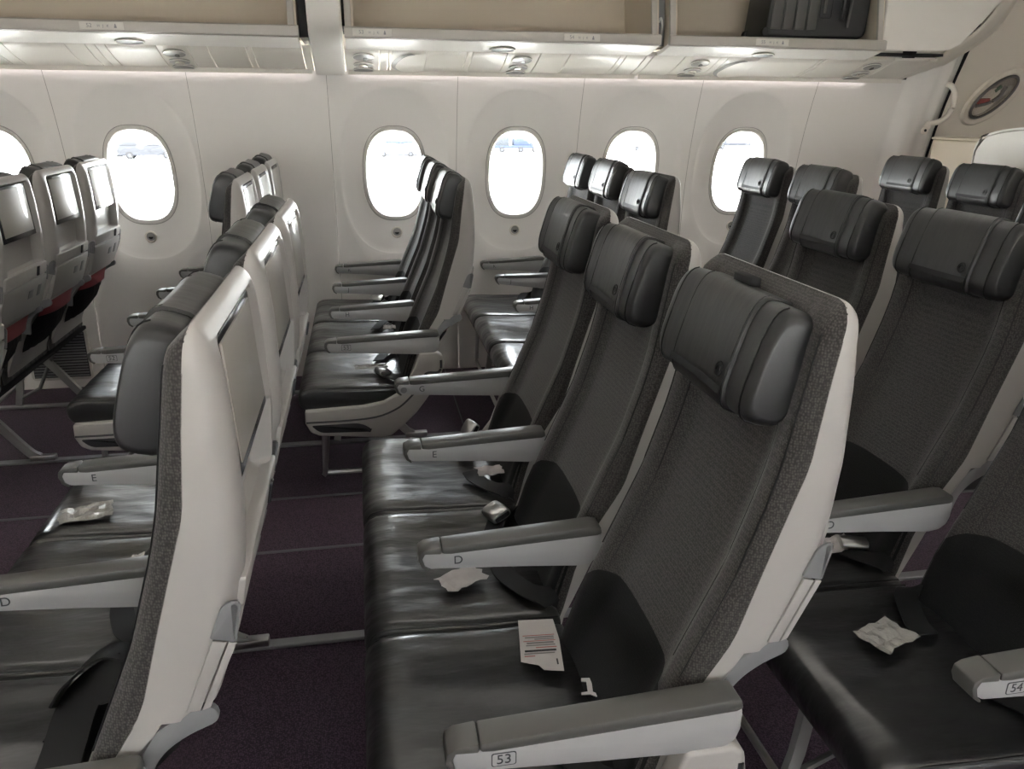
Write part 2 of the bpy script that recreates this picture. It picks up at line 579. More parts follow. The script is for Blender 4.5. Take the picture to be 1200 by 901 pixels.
obj('hull_backing', box('hull_backing', 2.72, XR, 3.74, 3.78, -.06, 2.3, 'dark_gap', 0), wb_)  # unseen dark sheets added behind the aft lining to block daylight leaks
obj('hull_backing', prism('hull_backing', [(max(3.425, wall_y(z) + .008), z) for z in (-.06, .5, .8, 1.0, 1.2, 1.4, 1.55, 1.7)] + [(3.48, 1.8), (3.48, 2.3), (3.78, 2.3), (3.78, -.06)], 2.70, 2.72, 'dark_gap', 'x', 0), wb_)

# cove lights of the ceiling (long lamps above both aisles)
for y, where in ((1.76, 'starboard'), (-.28, 'port')):
    lt = thing('ceiling_light', 'long warm cove light along the ceiling above the %s aisle' % where, 'light', (0, y, 2.215), group='ceiling cove lights')
    obj('housing', box('housing', XL + .2, XR - .2, -.11, .11, .004, .024, 'bin_white', .003), lt)
    obj('diffuser', box('diffuser', XL + .25, XR - .25, -.09, .09, -.006, .004, 'lamp_warm', .002), lt)

# ------------------------------------------------------------------ overhead bins
def bin_unit(x0, x1, tag_specs, latch_x, label, end_l=True, end_r=True):
    b = thing('overhead_bin', label, 'bin', ((x0 + x1) / 2, 3.1, 1.70), group='overhead bins above the window seats')
    ox, oy, oz = (x0 + x1) / 2, 3.1, 1.70
    def P(pts):
        return [(y - oy, z - oz) for y, z in pts]
    hx = (x1 - x0) / 2
    # bucket: underside and inner liner as one bent sheet
    liner = [(2.955, 1.772), (3.0, 1.760), (3.2, 1.762), (3.31, 1.785), (3.365, 1.85), (3.395, 2.0), (3.40, 2.16),
             (3.425, 2.16), (3.42, 2.0), (3.39, 1.84), (3.33, 1.765), (3.2, 1.738), (3.0, 1.742), (2.955, 1.752)]
    obj('bucket_liner', prism('bucket_liner', P(liner), -hx + .012, hx - .012, 'bin_inner', 'x', 0), b)
    under = [(2.945, 1.735), (2.96, 1.731), (3.02, 1.716), (3.095, 1.703), (3.40, 1.72), (3.40, 1.735), (3.1, 1.722), (2.97, 1.745)]
    obj('bucket_underside', prism('bucket_underside', P(under), -hx, hx, 'bin_white', 'x', .0015, 1), b)
    lip = [(2.930, 1.741), (2.940, 1.736), (2.958, 1.738), (2.962, 1.782), (2.945, 1.786), (2.930, 1.780)]
    obj('lip', prism('lip', P(lip), -hx - .004, hx + .004, 'bin_lip', 'x', .004, 2), b)
    endp = [(2.955, 1.76), (3.02, 1.735), (3.3, 1.75), (3.385, 1.85), (3.41, 2.16), (3.02, 2.16), (2.985, 1.95)]
    for s in (-1, 1):
        a = s * (hx - .02)
        obj('end_panel', prism('end_panel', P(endp), a - .018, a + .018, 'bin_inner', 'x', .002, 1), b)
        edge = [(2.945, 1.78), (2.962, 1.78), (2.995, 1.95), (3.03, 2.16), (3.012, 2.16), (2.978, 1.95)]
        obj('edge_trim', prism('edge_trim', P(edge), a - .020, a + .008, 'bin_lip', 'x', .002, 1), b)
    top = [(3.0, 2.13), (3.42, 2.13), (3.42, 2.18), (3.0, 2.18)]
    obj('top_cover', prism('top_cover', P(top), -hx, hx, 'bin_white', 'x', .002, 1), b)
    for tx, s in tag_specs:
        t = obj('row_tag', box('row_tag', -.085, .085, -.0015, .001, -.015, .015, 'tag', .001, 1), b, (tx - ox, 2.929 - oy, 1.761 - oz))
        obj('row_number', text_mesh(s, .022, 'tag_print'), t, (-.048, -.0022, 0))
        for k in range(3):
            obj('seat_letter', text_mesh('HJK'[k], .014, 'tag_print'), t, (-.012 + k * .018, -.0022, -.001))
        obj('person_mark', prism('person_mark', [(-.005, -.008), (.005, -.008), (.004, .001), (.002, .003), (.002, .008), (-.002, .008), (-.002, .003), (-.004, .001)], -.0006, .0004, 'tag_print', 'y', 0), t, (.053, -.0018, 0))
    for lx in latch_x:
        la = obj('latch', disc('latch', .036, .006, 'shell_grey', 'z', 28, .056, .002), b, (lx - ox, 3.035 - oy, 1.711 - oz), (-.19, 0, 0))
        obj('latch_rim', ring_mesh('latch_rim', .038, .003, 'bin_white', 'z', 28, .058), la, (0, 0, -.002))
    return b

bin_unit(-2.10, -.305, [(-1.085, '52')], [-1.01], 'open overhead bin tagged 52 beside the ceiling column')
bin_unit(-.105, 1.335, [(.012, '53'), (.955, '54')], [.605], 'empty open overhead bin tagged 53 and 54 in the middle')
bin_unit(1.385, 2.50, [(1.895, '55')], [1.905], 'open overhead bin tagged 55 holding the black suitcase')

# rib that covers the fuselage frame between the first two bins
rib = [(3.42, 1.612), (3.395, 1.60), (3.235, 1.645), (3.09, 1.695), (2.96, 1.742), (2.90, 1.80), (2.87, 1.90), (2.84, 2.1), (2.82, 2.24),
       (2.88, 2.24), (2.95, 1.83), (3.10, 1.74), (3.42, 1.66)]
struct('trim_1', prism('ceiling_column', rib, -.262, -.118, 'bin_white', 'x', .012, 3, 40), label='smooth white rib between two overhead bins')
struct('trim_2', prism('bin_gap', [(2.99, 1.74), (3.40, 1.74), (3.40, 2.2), (3.04, 2.2)], -.302, -.264, 'dark_gap', 'x', 0), label='dark gap beside the bin')
struct('trim_3', prism('bin_gap', [(2.99, 1.79), (3.40, 1.79), (3.40, 2.2), (3.04, 2.2)], -.117, -.106, 'dark_gap', 'x', 0), label='dark gap beside the bin')
gapo = struct('trim_4', prism('bin_joint', [(3.02, 1.74), (3.40, 1.74), (3.40, 2.2), (3.06, 2.2)], 1.337, 1.383, 'shell_grey', 'x', 0), label='grey joint between two bins')
obj('hinge_hook', tube('hinge_hook', smooth_path([(1.36, 3.01, 1.78), (1.36, 2.995, 1.83), (1.352, 2.995, 1.86), (1.345, 3.0, 1.84)]), .005, 'metal', 6), gapo)

# ------------------------------------------------------------------ passenger service panels under the bins
PSU = [(3.405, 1.617), (3.36, 1.627), (3.30, 1.641), (3.236, 1.657), (3.16, 1.683), (3.105, 1.704)]
def psu_point(t):
    """t from 0 at the wall to 1 at the bin, with the outward normal."""
    t *= len(PSU) - 1
    i = min(int(t), len(PSU) - 2); f = t - i
    y = PSU[i][0] * (1 - f) + PSU[i + 1][0] * f
    z = PSU[i][1] * (1 - f) + PSU[i + 1][1] * f
    ty, tz = PSU[i + 1][0] - PSU[i][0], PSU[i + 1][1] - PSU[i][1]
    l = math.hypot(ty, tz)
    return y, z, math.atan2(tz, -ty)
def psu_strip(x0, x1, y_shift=0):
    pts = PSU + [(y, z + .014) for y, z in PSU[::-1]]
    return prism('service_panel', pts, x0 + .0018, x1 - .0018, 'psu', 'x', .0012, 1, 60)

def cluster(u, x):
    """reading lamp, air nozzle and call light, one under another."""
    for t, rx, r, col, inner in [(.77, .048, .040, 'lens_grey', 'dark'), (.51, .046, .036, 'shell_mid', 'noz'), (.25, .048, .034, 'lens_grey', None)]:
        y, z, a = psu_point(t)
        nm = {'dark': 'reading_light', 'noz': 'air_nozzle', None: 'speaker_grille'}[inner]
        d = obj(nm, disc(nm, r, .008, col, 'z', 28, rx, .002), u, (x, y, z - .003), (-a, 0, 0))
        obj('rim', ring_mesh('rim', r + .001, .0025, 'bin_white', 'z', 28, rx + .001), d, (0, 0, -.003))
        if inner == 'dark':
            obj('lens', disc('lens', .015, .006, 'bezel', 'z', 14, .010), d, (.008, .016, -.003))
        elif inner == 'noz':
            obj('nozzle_tip', disc('nozzle_tip', .020, .014, 'chrome', 'z', 16, .022, .002), d, (0, 0, -.005))

def psu_unit(edges, clusters, scoops, label):
    u = thing('service_unit', label, 'panel', (0, 0, 0), group='service units under the bins')
    for a, b in zip(edges[:-1], edges[1:]):
        obj('service_panel', psu_strip(a, b), u)
    for x in clusters:
        cluster(u, x)
    for x0, x1 in scoops:
        # D shaped grip recess
        n = 14
        pts = [(x1, y_) for y_ in ()]
        V = []
        for k in range(n + 1):
            t = .12 + .78 * k / n
            y, z, a = psu_point(t)
            c = math.sin(PI * k / n) ** .6
            V.append((x0 + (x1 - x0) * .55 * (1 - c), y, z - .0015))
        for k in range(n, -1, -1):
            t = .12 + .78 * k / n
            y, z, a = psu_point(t)
            c = math.sin(PI * k / n) ** .6
            V.append((x0 + .022 + (x1 - x0) * .55 * (1 - c), y, z - .0075))
        F = [(k, k + 1, 2 * n - k, 2 * n + 1 - k) for k in range(n)]
        obj('grip_rim', pymesh('grip_rim', V, F, 'shell_mid'), u)
        V = []
        for k in range(n + 1):
            t = .12 + .78 * k / n
            y, z, a = psu_point(t)
            c = math.sin(PI * k / n) ** .6
            V.append((x0 + .022 + (x1 - x0) * .55 * (1 - c), y, z - .0075))
            V.append((x1, y, z - .002))
        F = [(2 * k, 2 * k + 2, 2 * k + 3, 2 * k + 1) for k in range(n)]
        obj('grip_flap', pymesh('grip_flap', V, F, 'psu'), u)
    obj('wash_light', box('wash_light', edges[0] + .02, min(edges[-1] - .02, 2.72), 3.372, 3.388, 1.610, 1.6165, 'lamp_wash', 0), u)
    obj('light_shield', box('light_shield', edges[0] + .01, edges[-1] - .01, 3.361, 3.366, 1.605, 1.629, 'psu', .001, 1), u)
    return u

psu_unit([-2.1, -1.80, -1.66, -1.60, -1.545, -1.296, -1.215, -1.175, -1.134, -.926, -.797, -.713, -.549, -.522, -.302, -.264], [-.862, -2.0], [],
         'cream service unit with reading lights under the bin tagged 52')
psu_unit([-.116, .045, .085, .100, .262, .452, .480, .645, .805, .951, 1.204, 1.235, 1.335, 1.372], [-.03, .725], [(.100, .262)],
         'cream service unit with two reading light clusters and a grip recess')
psu_unit([1.372, 1.535, 1.725, 1.765, 1.936, 2.27, 2.295, 2.53, 2.681, 2.884, 2.93], [1.640, 2.60], [(1.765, 1.936)],
         'cream service unit ending at the curved trim near the door')

# ------------------------------------------------------------------ door area at the aft end
# ceiling panel past the last bin and the sweeping trim that closes it
up_ = smooth_path([(2.906, 3.385, 1.63), (2.974, 3.25, 1.691), (2.922, 3.03, 1.757), (3.012, 3.022, 1.814), (3.107, 3.022, 1.896), (3.164, 3.022, 1.988), (3.223, 3.022, 2.111)], 6)
lo_ = smooth_path([(2.912, 3.392, 1.622), (3.101, 3.385, 1.673), (3.221, 3.37, 1.737), (3.34, 3.35, 1.813), (3.436, 3.33, 1.904), (3.481, 3.31, 2.002), (3.535, 3.29, 2.139)], 6)
rings = []
for i, (a, b) in enumerate(zip(up_, lo_)):
    k = min(1, i / 10)
    ring = []
    for t, bl in [(0, .0), (.04, .010), (.12, .016), (.35, .020), (.60, .018), (.66, .006), (.72, .016), (.90, .016), (1.0, .004)]:
        ring.append(a.lerp(b, t) + Vector((.35, -.75, -.55)).normalized() * bl * k)
    for t in (.9, .5, .1):
        ring.append(a.lerp(b, t) + Vector((0, .6, .8)) * .012)
    rings.append(ring)
struct('trim_5', loft('arch_trim', rings, 'white_gloss', True, True, 60), label='white curved trim sweeping up beside the door')
# panel in line with the bin fronts, between the last bin and the arch
pts = [(2.505, 1.742), (2.823, 1.743), (2.89, 1.748), (2.948, 1.775), (3.019, 1.85), (3.097, 1.935), (3.165, 2.0), (3.36, 2.24), (2.505, 2.24)]
struct('trim_6', prism('aft_ceiling_panel', pts, 2.975, 3.02, 'bin_white', 'y', .008, 3), label='plain off white panel beside the last bin')
struct('trim_7', box('panel_gap', 2.50, 2.90, 3.03, 3.10, 1.722, 1.735, 'dark_gap', 0), label='dark gap above the service unit')

# last stretch of lining: soft pillar, then the door jamb
def pillar_y(x):
    return -.045 * sstep(2.965, 3.06, x) * (1 - sstep(3.10, 3.20, x)) + (.10 * sstep(3.22, 3.34, x))
pil = blank_panel(2.9685, 3.345, False, pillar_y, 32)
wall_r = bpy.data.objects['wall_right']
obj('lining_panel', pil, wall_r)
up = []
xs = np.linspace(2.9685, 3.345, 14); zs = [Z_TOP, 1.8, 2.0, 2.24]
V = [(x, wall_y(z if z < 1.7 else 1.7) + pillar_y(x) - max(0, z - 1.7) * .35, z) for z in zs for x in xs]
F = [(i * 14 + j, i * 14 + j + 1, i * 14 + 15 + j, i * 14 + 14 + j) for i in range(3) for j in range(13)]
obj('upper_lining', pymesh('upper_lining', V, F, 'wall'), wall_r)

door = struct('door_1', None, label='beige cabin door with oval viewing cover')
def door_y(z):
    return wall_y(min(z, 1.9)) + .085
V = []; F = []
dzs = np.linspace(0, 2.24, 16); dxs = np.linspace(3.352, XR, 10)
for z in dzs:
    for x in dxs:
        V.append((x, door_y(z) - .02 * sstep(3.352, 3.5, x), z))
for i in range(15):
    for j in range(9):
        a = i * 10 + j
        F.append((a, a + 1, a + 11, a + 10))
obj('door_lining', pymesh('door_lining', V, F, 'door'), door)
V = [(x, door_y(z) + .005, z) for z in dzs for x in (3.338, 3.358)]
F = [(2 * i, 2 * i + 1, 2 * i + 3, 2 * i + 2) for i in range(15)]
obj('door_seal', pymesh('door_seal', V, F, 'dark_gap'), door)
# oval viewing cover, tilted
ca = Vector((3.615, door_y(1.54) - .045, 1.54))
ovr = obj('viewing_bezel', ring_mesh('viewing_bezel', .125, .008, 'metal_dark', 'y', 40, .068), door, ca)
ovr.rotation_euler = (Matrix.Rotation(.35, 4, 'X') @ Matrix.Rotation(.74, 4, 'Y')).to_euler()
ovr.scale = (1.1, 1.0, 1.2)
obj('bezel_flange', ring_mesh('bezel_flange', .150, .022, 'door', 'y', 40, .092, .012), ovr, (0, .012, 0))
obj('recess_back', disc('recess_back', .122, .006, 'shell_mid', 'y', 36, .066), ovr, (0, .018, 0))
obj('white_plate', disc('white_plate', .080, .008, 'partition', 'y', 28, .052), ovr, (-.008, .012, -.040))
obj('red_band', box('red_band', -.040, .022, -.004, .004, -.014, .014, 'red', .001), ovr, (-.014, .004, -.040), (0, -.72, 0))
obj('green_mark', box('green_mark', -.009, .009, -.004, .004, -.018, .018, 'green', .002), ovr, (-.022, .008, .035))
obj('lever', tube('lever', smooth_path([(-.03, .004, -.085), (.008, .002, -.03), (.018, .0, .02), (-.002, .004, .07)]), .010, 'shell_grey', 8), ovr)
obj('lever_cap', disc('lever_cap', .030, .012, 'metal', 'y', 20, .022, .004), ovr, (.020, .004, .062))
obj('clear_cover', disc('clear_cover', .121, .003, 'clear_cover', 'y', 36, .065), ovr, (0, -.006, 0))

gh = thing('grab_handle', 'curved white grab handle on the wall beside the door', 'handle', (3.225, 3.40, 1.395))
obj('grip', tube('grip', smooth_path([(.010, .03, .215), (.040, .0, .205), (.058, -.02, .165), (.060, -.025, .10), (.040, -.02, .045), (.005, -.005, .010), (-.035, .02, -.003)], 7), .0155, 'white_gloss', 12), gh)
obj('mount', disc('mount', .024, .012, 'white_gloss', 'y', 20, None, .004), gh, (.006, .035, .216))
mo = obj('mount', disc('mount', .024, .012, 'white_gloss', 'y', 20, None, .004), gh, (-.045, .022, -.012))
ws = thing('wall_socket', 'small round white socket under the grab handle', 'socket', (3.135, 3.385, 1.355), me=disc('wall_socket', .022, .012, 'white_gloss', 'y', 24, None, .003))
obj('socket_hole', disc('socket_hole', .008, .008, 'bezel', 'y', 14), ws, (0, -.004, 0))

# partition and beige cabinet behind the last row
def rounded_poly(pts, rad, n=6):
    out = []
    N_ = len(pts)
    for i, (p, r) in enumerate(zip(pts, rad)):
        p = Vector(p); a = Vector(pts[i - 1]); b = Vector(pts[(i + 1) % N_])
        if r <= 0:
            out.append(tuple(p)); continue
        da = (a - p).normalized(); db = (b - p).normalized()
        for k in range(n + 1):
            t = k / n
            out.append(tuple((p + da * r) * (1 - t) ** 2 + p * 2 * t * (1 - t) + (p + db * r) * t * t))
    return out
pt = thing('partition', 'white rounded partition panel behind the last row of seats', 'partition', (2.93, 2.3, 0))
shape = rounded_poly([(-.35, 0), (.420, 0), (.430, 1.335), (.26, 1.385), (-.35, 1.405)], [0, 0, .08, .14, 0])
obj('panel', prism('panel', shape, 0, .03, 'partition', 'x', .005, 2), pt)
sh2 = rounded_poly([(-.34, .02), (.408, .02), (.418, 1.325), (.255, 1.373), (-.34, 1.393)], [0, 0, .08, .14, 0])
obj('edge_bead', tube('edge_bead', [(-.002, a, b) for a, b in sh2], .003, 'bin_lip', 6), pt)
cb = thing('cabinet', 'low beige cabinet between the partition and the door', 'cabinet', (3.12, 2.97, 0))
obj('body', box('body', -.12, .10, -.24, .16, 0, 1.315, 'beige', .012, 3), cb)
obj('top_edge', box('top_edge', -.126, .106, -.245, .165, 1.315, 1.326, 'beige', .004, 2), cb)

# air return grille low on the sidewall
vg = thing('air_grille', 'dark slatted air return grille low on the sidewall', 'grille', (-1.665, wall_y(.2) - .012, .20))
obj('grille_frame', prism('grille_frame', rounded_poly([(-.20, -.15), (.11, -.15), (.11, .13), (-.20, .13)], [.03] * 4), -.004, .010, 'panel_grey', 'y', .003), vg)
obj('grille_back', box('grille_back', -.185, .095, -.006, -.002, -.135, .115, 'vent', .002), vg)
sl = box('slat', -.18, .09, -.014, -.005, -.003, .003, 'shell_grey', .001, 1)
for k in range(16):
    obj('slat', sl, vg, (0, 0, -.125 + k * .0155))

# suitcase lying in the last bin
sc_ = thing('suitcase', 'black ribbed hard shell suitcase in the overhead bin tagged 55', 'suitcase', (2.17, 3.15, 1.792))
body = rounded_poly([(-.275, 0), (.265, 0), (.275, .30), (-.245, .30)], [.03, .05, .05, .03])
obj('shell', prism('shell', body, -.135, .11, 'suitcase', 'y', .012, 3), sc_)
for k in range(4):
    x0 = -.255 + k * .062
    obj('rib', prism('rib', [(x0 + .004, .035), (x0 + .056, .035), (x0 + .066, .29), (x0 + .014, .29)], -.143, -.133, 'suitcase_rib', 'y', .004, 2), sc_)
obj('handle_recess', prism('handle_recess', rounded_poly([(.0, .09), (.062, .09), (.068, .29), (.006, .29)], [.01] * 4), -.142, -.134, 'bezel', 'y', .003), sc_)
obj('handle_bar', prism('handle_bar', [(.016, .11), (.030, .11), (.036, .28), (.022, .28)], -.148, -.141, 'suitcase_rib', 'y', .003), sc_)
obj('grip_handle', tube('grip_handle', smooth_path([(.13, -.138, .26), (.115, -.155, .20), (.113, -.158, .14), (.12, -.14, .085)]), .011, 'suitcase', 8), sc_)
obj('latch_bar', tube('latch_bar', smooth_path([(.165, -.138, .26), (.158, -.15, .16), (.155, -.138, .05)]), .007, 'suitcase_rib', 8), sc_)
obj('wheel', disc('wheel', .022, .03, 'rubber', 'y', 18, None, .004), sc_, (-.268, -.12, .024))
obj('wheel', disc('wheel', .022, .03, 'rubber', 'y', 18, None, .004), sc_, (-.268, .08, .024))

# ------------------------------------------------------------------ airline seat, local frame:
# x = 0 at the armrest tips and grows aft, y = 0 at the seat's centre (outboard +), z = 0 on the floor
HW = .208
ZTOP = 1.213
ZF = [.42, .47, .55, .638, .724, .817, .934, .99, 1.10, 1.16, 1.20, 1.213]
XF = [.262, .275, .300, .336, .373, .414, .451, .465, .484, .494, .505, .516]
ZB = [.42, .45, .55, .63, .708, .724, .84, .95, .99, 1.10, 1.20, 1.213]
XB = [.290, .300, .325, .360, .408, .418, .452, .486, .499, .511, .525, .529]
ZR = [.70, .72, .83, .88, .91, .99, 1.10, 1.17, 1.195, 1.207, 1.213]
XR_ = [.486, .500, .540, .550, .556, .562, .560, .554, .547, .539, .531]
def hw_at(z, r=.034, hw=HW):
    d = z - (ZTOP - r)
    if d <= 0: return hw
    return hw - r + math.sqrt(max(0, r * r - d * d))

def front_x(y, z, hw=HW):
    """front surface of the back cushion: soft bolsters left and right of a hollow middle."""
    u = abs(y) / hw
    xf, xb = ip(z, ZF, XF), ip(z, ZB, XB)
    hollow = .024 * (1 - sstep(.55, .80, u)) * (1 - .75 * sstep(1.0, 1.15, z)) * (.35 + .65 * sstep(.43, .62, z))
    crease = .0025 * math.exp(-((u - .70) / .03) ** 2)
    x = xf + hollow + crease
    e = max(0, (u - .90) / .10)
    x += (xb - xf) * (1 - math.sqrt(max(0, 1 - min(1, e) ** 2))) * .95
    return x

def back_cushion():
    zs = sorted(set(list(np.linspace(.42, 1.15, 26)) + [1.165, 1.18, 1.19, 1.199, 1.206, 1.210, ZTOP]))
    us = [-1, -.995, -.98, -.95, -.91, -.86, -.80, -.74, -.70, -.66, -.6, -.5, -.35, -.18, 0]
    us = us + [-u for u in us[:-1]][::-1]
    rings = []
    for z in zs:
        h = hw_at(z)
        xb = ip(z, ZB, XB)
        top = sstep(1.185, ZTOP, z)
        ring = [(xb, -h, z)]
        for u in us:
            x = front_x(u * HW, z)
            x = x * (1 - top * .8) + xb * top * .8
            ring.append((x, u * h, z))
        ring.append((xb, h, z))
        rings.append(ring)
    return loft('backrest', rings, 'fabric', True, True, 45)

def lumbar_patch():
    nu, nv = 27, 14
    V = []; F = []
    for i in range(nv):
        for j in range(nu):
            u = -1 + 2 * j / (nu - 1)
            u2 = u * .985
            zt = .640 - .035 * abs(u) ** 3 - .02 * sstep(.75, 1, abs(u))
            z = .425 + (zt - .425) * i / (nv - 1)
            x = front_x(u2 * HW, z) - (.0028 if 0 < i < nv - 1 and 0 < j < nu - 1 else .0022)
            V.append((x, u2 * HW, z))
    for i in range(nv - 1):
        for j in range(nu - 1):
            a = i * nu + j
            F.append((a, a + 1, a + 1 + nu, a + nu))
    return pymesh('lumbar_panel', V, F, 'patch', True, 60)

def stitch(u):
    pts = [(front_x(u * HW, z) - .0006, u * hw_at(z), z) for z in np.linspace(.66, 1.172, 30)]
    return tube('side_seam', pts, .0013, 'leather_seam', 5)

def shell():
    zs = sorted(set(list(np.linspace(.70, 1.16, 30)) + [.895, .90, .905, 1.0, 1.004, 1.008, 1.17, 1.18, 1.184, 1.19, 1.197, 1.203, 1.208, 1.211, ZTOP]))
    rings = []
    rc = .032
    for z in zs:
        h = hw_at(z); xb = ip(z, ZB, XB) - .001; xr = ip(z, ZR, XR_)
        r = min(rc, (xr - xb) * .9, h * .9)
        ring = [(xb, -h, z), (xb + (xr - r - xb) * .5, -h, z)]
        for k in range(6):
            a = PI / 2 * k / 5
            ring.append((xr - r + r * math.sin(a), -h + r - r * math.cos(a), z))
        ys = np.linspace(-h + r, h - r, 25)[1:-1]
        rec_z = sstep(.885, .90, z) * (1 - sstep(1.0, 1.008, z))
        for y in ys:
            d = max(.032 * rec_z * (1 - sstep(.150, .158, abs(y))), .011 * sstep(.998, 1.003, z) * (1 - sstep(1.184, 1.190, z)) * (1 - sstep(.146, .152, abs(y))))
            ring.append((xr - min(d, (xr - xb) * .6), y, z))
        for k in range(5, -1, -1):
            a = PI / 2 * k / 5
            ring.append((xr - r + r * math.sin(a), h - r + r * math.cos(a), z))
        ring += [(xb + (xr - r - xb) * .5, h, z), (xb, h, z)]
        rings.append(ring)
    return loft('back_shell', rings, 'shell', True, True, 40)

def rear_patch(name, y0, y1, z0, z1, off, thick, material, rad=.006, n=7):
    """slab lying on the rear of the shell."""
    zs = np.linspace(z0, z1, n)
    out = [(ip(z, ZR, XR_) + off, z) for z in zs]
    inn = [(ip(z, ZR, XR_) + off - thick, z) for z in zs[::-1]]
    return prism(name, out + inn, y0, y1, material, 'y', rad, 2, 40)

def lower_shell():
    """thin lower back plate, follows the back of the cushion down to the seat."""
    zs = np.linspace(.715, .40, 12)
    rings = []
    for z in zs:
        xb = ip(z, ZB, XB); t = .028 * sstep(.38, .60, z) + .006
        h = HW - .001
        rings.append([(xb + .001, -h, z), (xb + t, -h, z), (xb + t + .004, -h + .01, z), (xb + t + .004, h - .01, z), (xb + t, h, z), (xb + .001, h, z)])
    return loft('lower_shell', rings, 'shell', True, True, 40)

def headrest_ring(y, scale=1.0, grow=0.0, endpull=0.0):
    """cross-section in XZ, tilted along the back."""
    c = Vector((.4735, 1.139)); ax = Vector((.30, 1)).normalized(); nx = Vector((-ax.y, ax.x))
    H2, T2 = (.083 + grow) * scale, (.039 + grow) * scale
    n = 28
    out = []
    for k in range(n):
        a = 2 * PI * k / n
        e = 3.4
        s = math.copysign(abs(math.sin(a)) ** (2 / e), math.sin(a)) * H2
        t = math.copysign(abs(math.cos(a)) ** (2 / e), math.cos(a)) * T2
        # front face hollow towards the middle
        if t > 0:
            t -= .010 * (1 - (min(1, abs(y) / .19)) ** 2) * (t / T2)
        p = c + ax * s + nx * (t - endpull)
        out.append((p.x, y, p.y))
    return out

def headrest():
    ys = [-.172, -.1715, -.169, -.164, -.156, -.146, -.133, -.11, -.08, -.04, 0]
    ys = ys + [-y for y in ys[:-1]][::-1]
    rings = []
    for y in ys:
        d = max(0, (abs(y) - .142) / .030)
        s = 1 - .22 * (1 - math.sqrt(max(0, 1 - d * d)))
        rings.append(headrest_ring(y, s))
    return loft('headrest', rings, 'leather_rest', True, True, 50)

def headrest_cover():
    ys = [-.098, -.0975, -.095, -.06, -.02, .02, .06, .095, .0975, .098]
    rings = [headrest_ring(y, 1, .0012 if abs(y) > .0972 else .0046) for y in ys]
    return loft('headrest_cover', rings, 'leather_rest', True, True, 50)

def hr_point(y, s, grow=.005):
    """point on the front of the headrest: s from -1 bottom to 1 top."""
    c = Vector((.4735, 1.139)); ax = Vector((.30, 1)).normalized(); nx = Vector((-ax.y, ax.x))
    t = .039 + grow - .010 * (1 - (min(1, abs(y) / .19)) ** 2)
    p = c + ax * s * .083 + nx * t
    return (p.x, y, p.y)

def seat_cushion():
    ys = [-.246, -.2455, -.243, -.238, -.230, -.21, -.18, -.14, -.09, -.045, 0]
    ys = ys + [-y for y in ys[:-1]][::-1]
    prof = [(.285, .372), (.10, .372), (-.085, .378), (-.104, .386), (-.113, .402), (-.115, .424), (-.110, .445), (-.098, .459), (-.080, .467), (-.05, .470),
            (-.02, .469), (.02, .467), (.06, .465), (.10, .463), (.15, .462), (.20, .461), (.24, .460), (.275, .458), (.285, .45)]
    cx, cz = .1, .42
    rings = []
    for y in ys:
        d = max(0, (abs(y) - .222) / .024)
        q = 1 - math.sqrt(max(0, 1 - d * d))
        ring = []
        for x, z in prof:
            top = sstep(.43, .465, z)
            dish = -.010 * math.exp(-((abs(y)) / .14) ** 2) * sstep(-.08, .08, x) * top
            wr = .0022 * math.sin(x * 55 + y * 21) * math.sin(y * 37 + 1.3) * top * (1 - q)
            nz = z + dish + wr - q * .020 * top + q * .010 * (1 - top)
            nx_ = x + q * .018 * (1 if x < -.09 else 0)
            ring.append((nx_, y, nz))
        rings.append(ring)
    return loft('seat_cushion', rings, 'leather', True, True, 50)

def cushion_piping(sy):
    pts = [(x, sy * .2385, z) for x, z in [(.28, .452), (.2, .4545), (.1, .456), (0, .461), (-.05, .463), (-.08, .460), (-.095, .453), (-.103, .44), (-.106, .424), (-.103, .405)]]
    return tube('piping', smooth_path(pts, 3), .0028, 'leather_seam', 6)

# armrest pieces, y = 0 on the armrest's centre line
AW = .0215
def arm_top(x): return .650 + .018 * min(1, max(0, x) / .34)
def armrest_body(end):
    pts = [(.004, .631), (.008, .614), (.020, .606), (.08, .602), (.20, .593), (end - .045, .582), (end - .022, .586), (end - .006, .598), (end, .616), (end, .650), (.06, .640), (.045, .641), (.010, .641)]
    return prism('armrest', pts, -AW, AW, 'arm_body', 'y', .004, 2)
def armrest_cap(end):
    pts = [(.042, .638), (.06, .636), (end - .01, .648), (end, .652), (end - .003, arm_top(end) - .002), (end - .02, arm_top(end) + .001), (.042, arm_top(.042))]
    return prism('armrest_cap', pts, -AW - .0015, AW + .0015, 'arm_cap', 'y', .004, 2)
def armrest_tip():
    pts = [(.0405, arm_top(.04)), (.010, arm_top(.0) - .001), (-.002, .642), (-.004, .628), (.002, .612), (.014, .603), (.018, .605), (.009, .615), (.005, .630), (.010, .640), (.0405, .638)]
    return prism('armrest_tip', pts, -AW - .0015, AW + .0015, 'arm_cap', 'y', .0025, 2)

def fairing():
    """pale side cover under an aisle armrest, y = 0 at its middle."""
    low = [(-.090, .385), (.12, .392), (.20, .405), (.26, .437), (.30, .490), (.325, .560), (.335, .590), (.405, .590), (.425, .575), (.430, .540), (.412, .482), (.36, .405),
           (.32, .353), (.27, .305), (.225, .268), (.18, .262), (-.045, .283), (-.075, .298), (-.092, .335)]
    return prism('side_cover', low, -.022, .022, 'shell', 'y', .008, 3)
def fairing_groove():
    pts = smooth_path([(-.088, 0, .340), (.05, 0, .340), (.17, 0, .348), (.25, 0, .378), (.30, 0, .42), (.33, 0, .455)], 6)
    return tube('groove', pts, .004, 'arm_line', 6, .004)
def fairing_inset():
    pts = rounded_poly([(-.072, .328), (.115, .327), (.150, .300), (.145, .290), (-.04, .297)], [.012, .03, .01, .01, .02])
    return prism('inset_panel', pts, -.003, .003, 'bezel', 'y', .002)
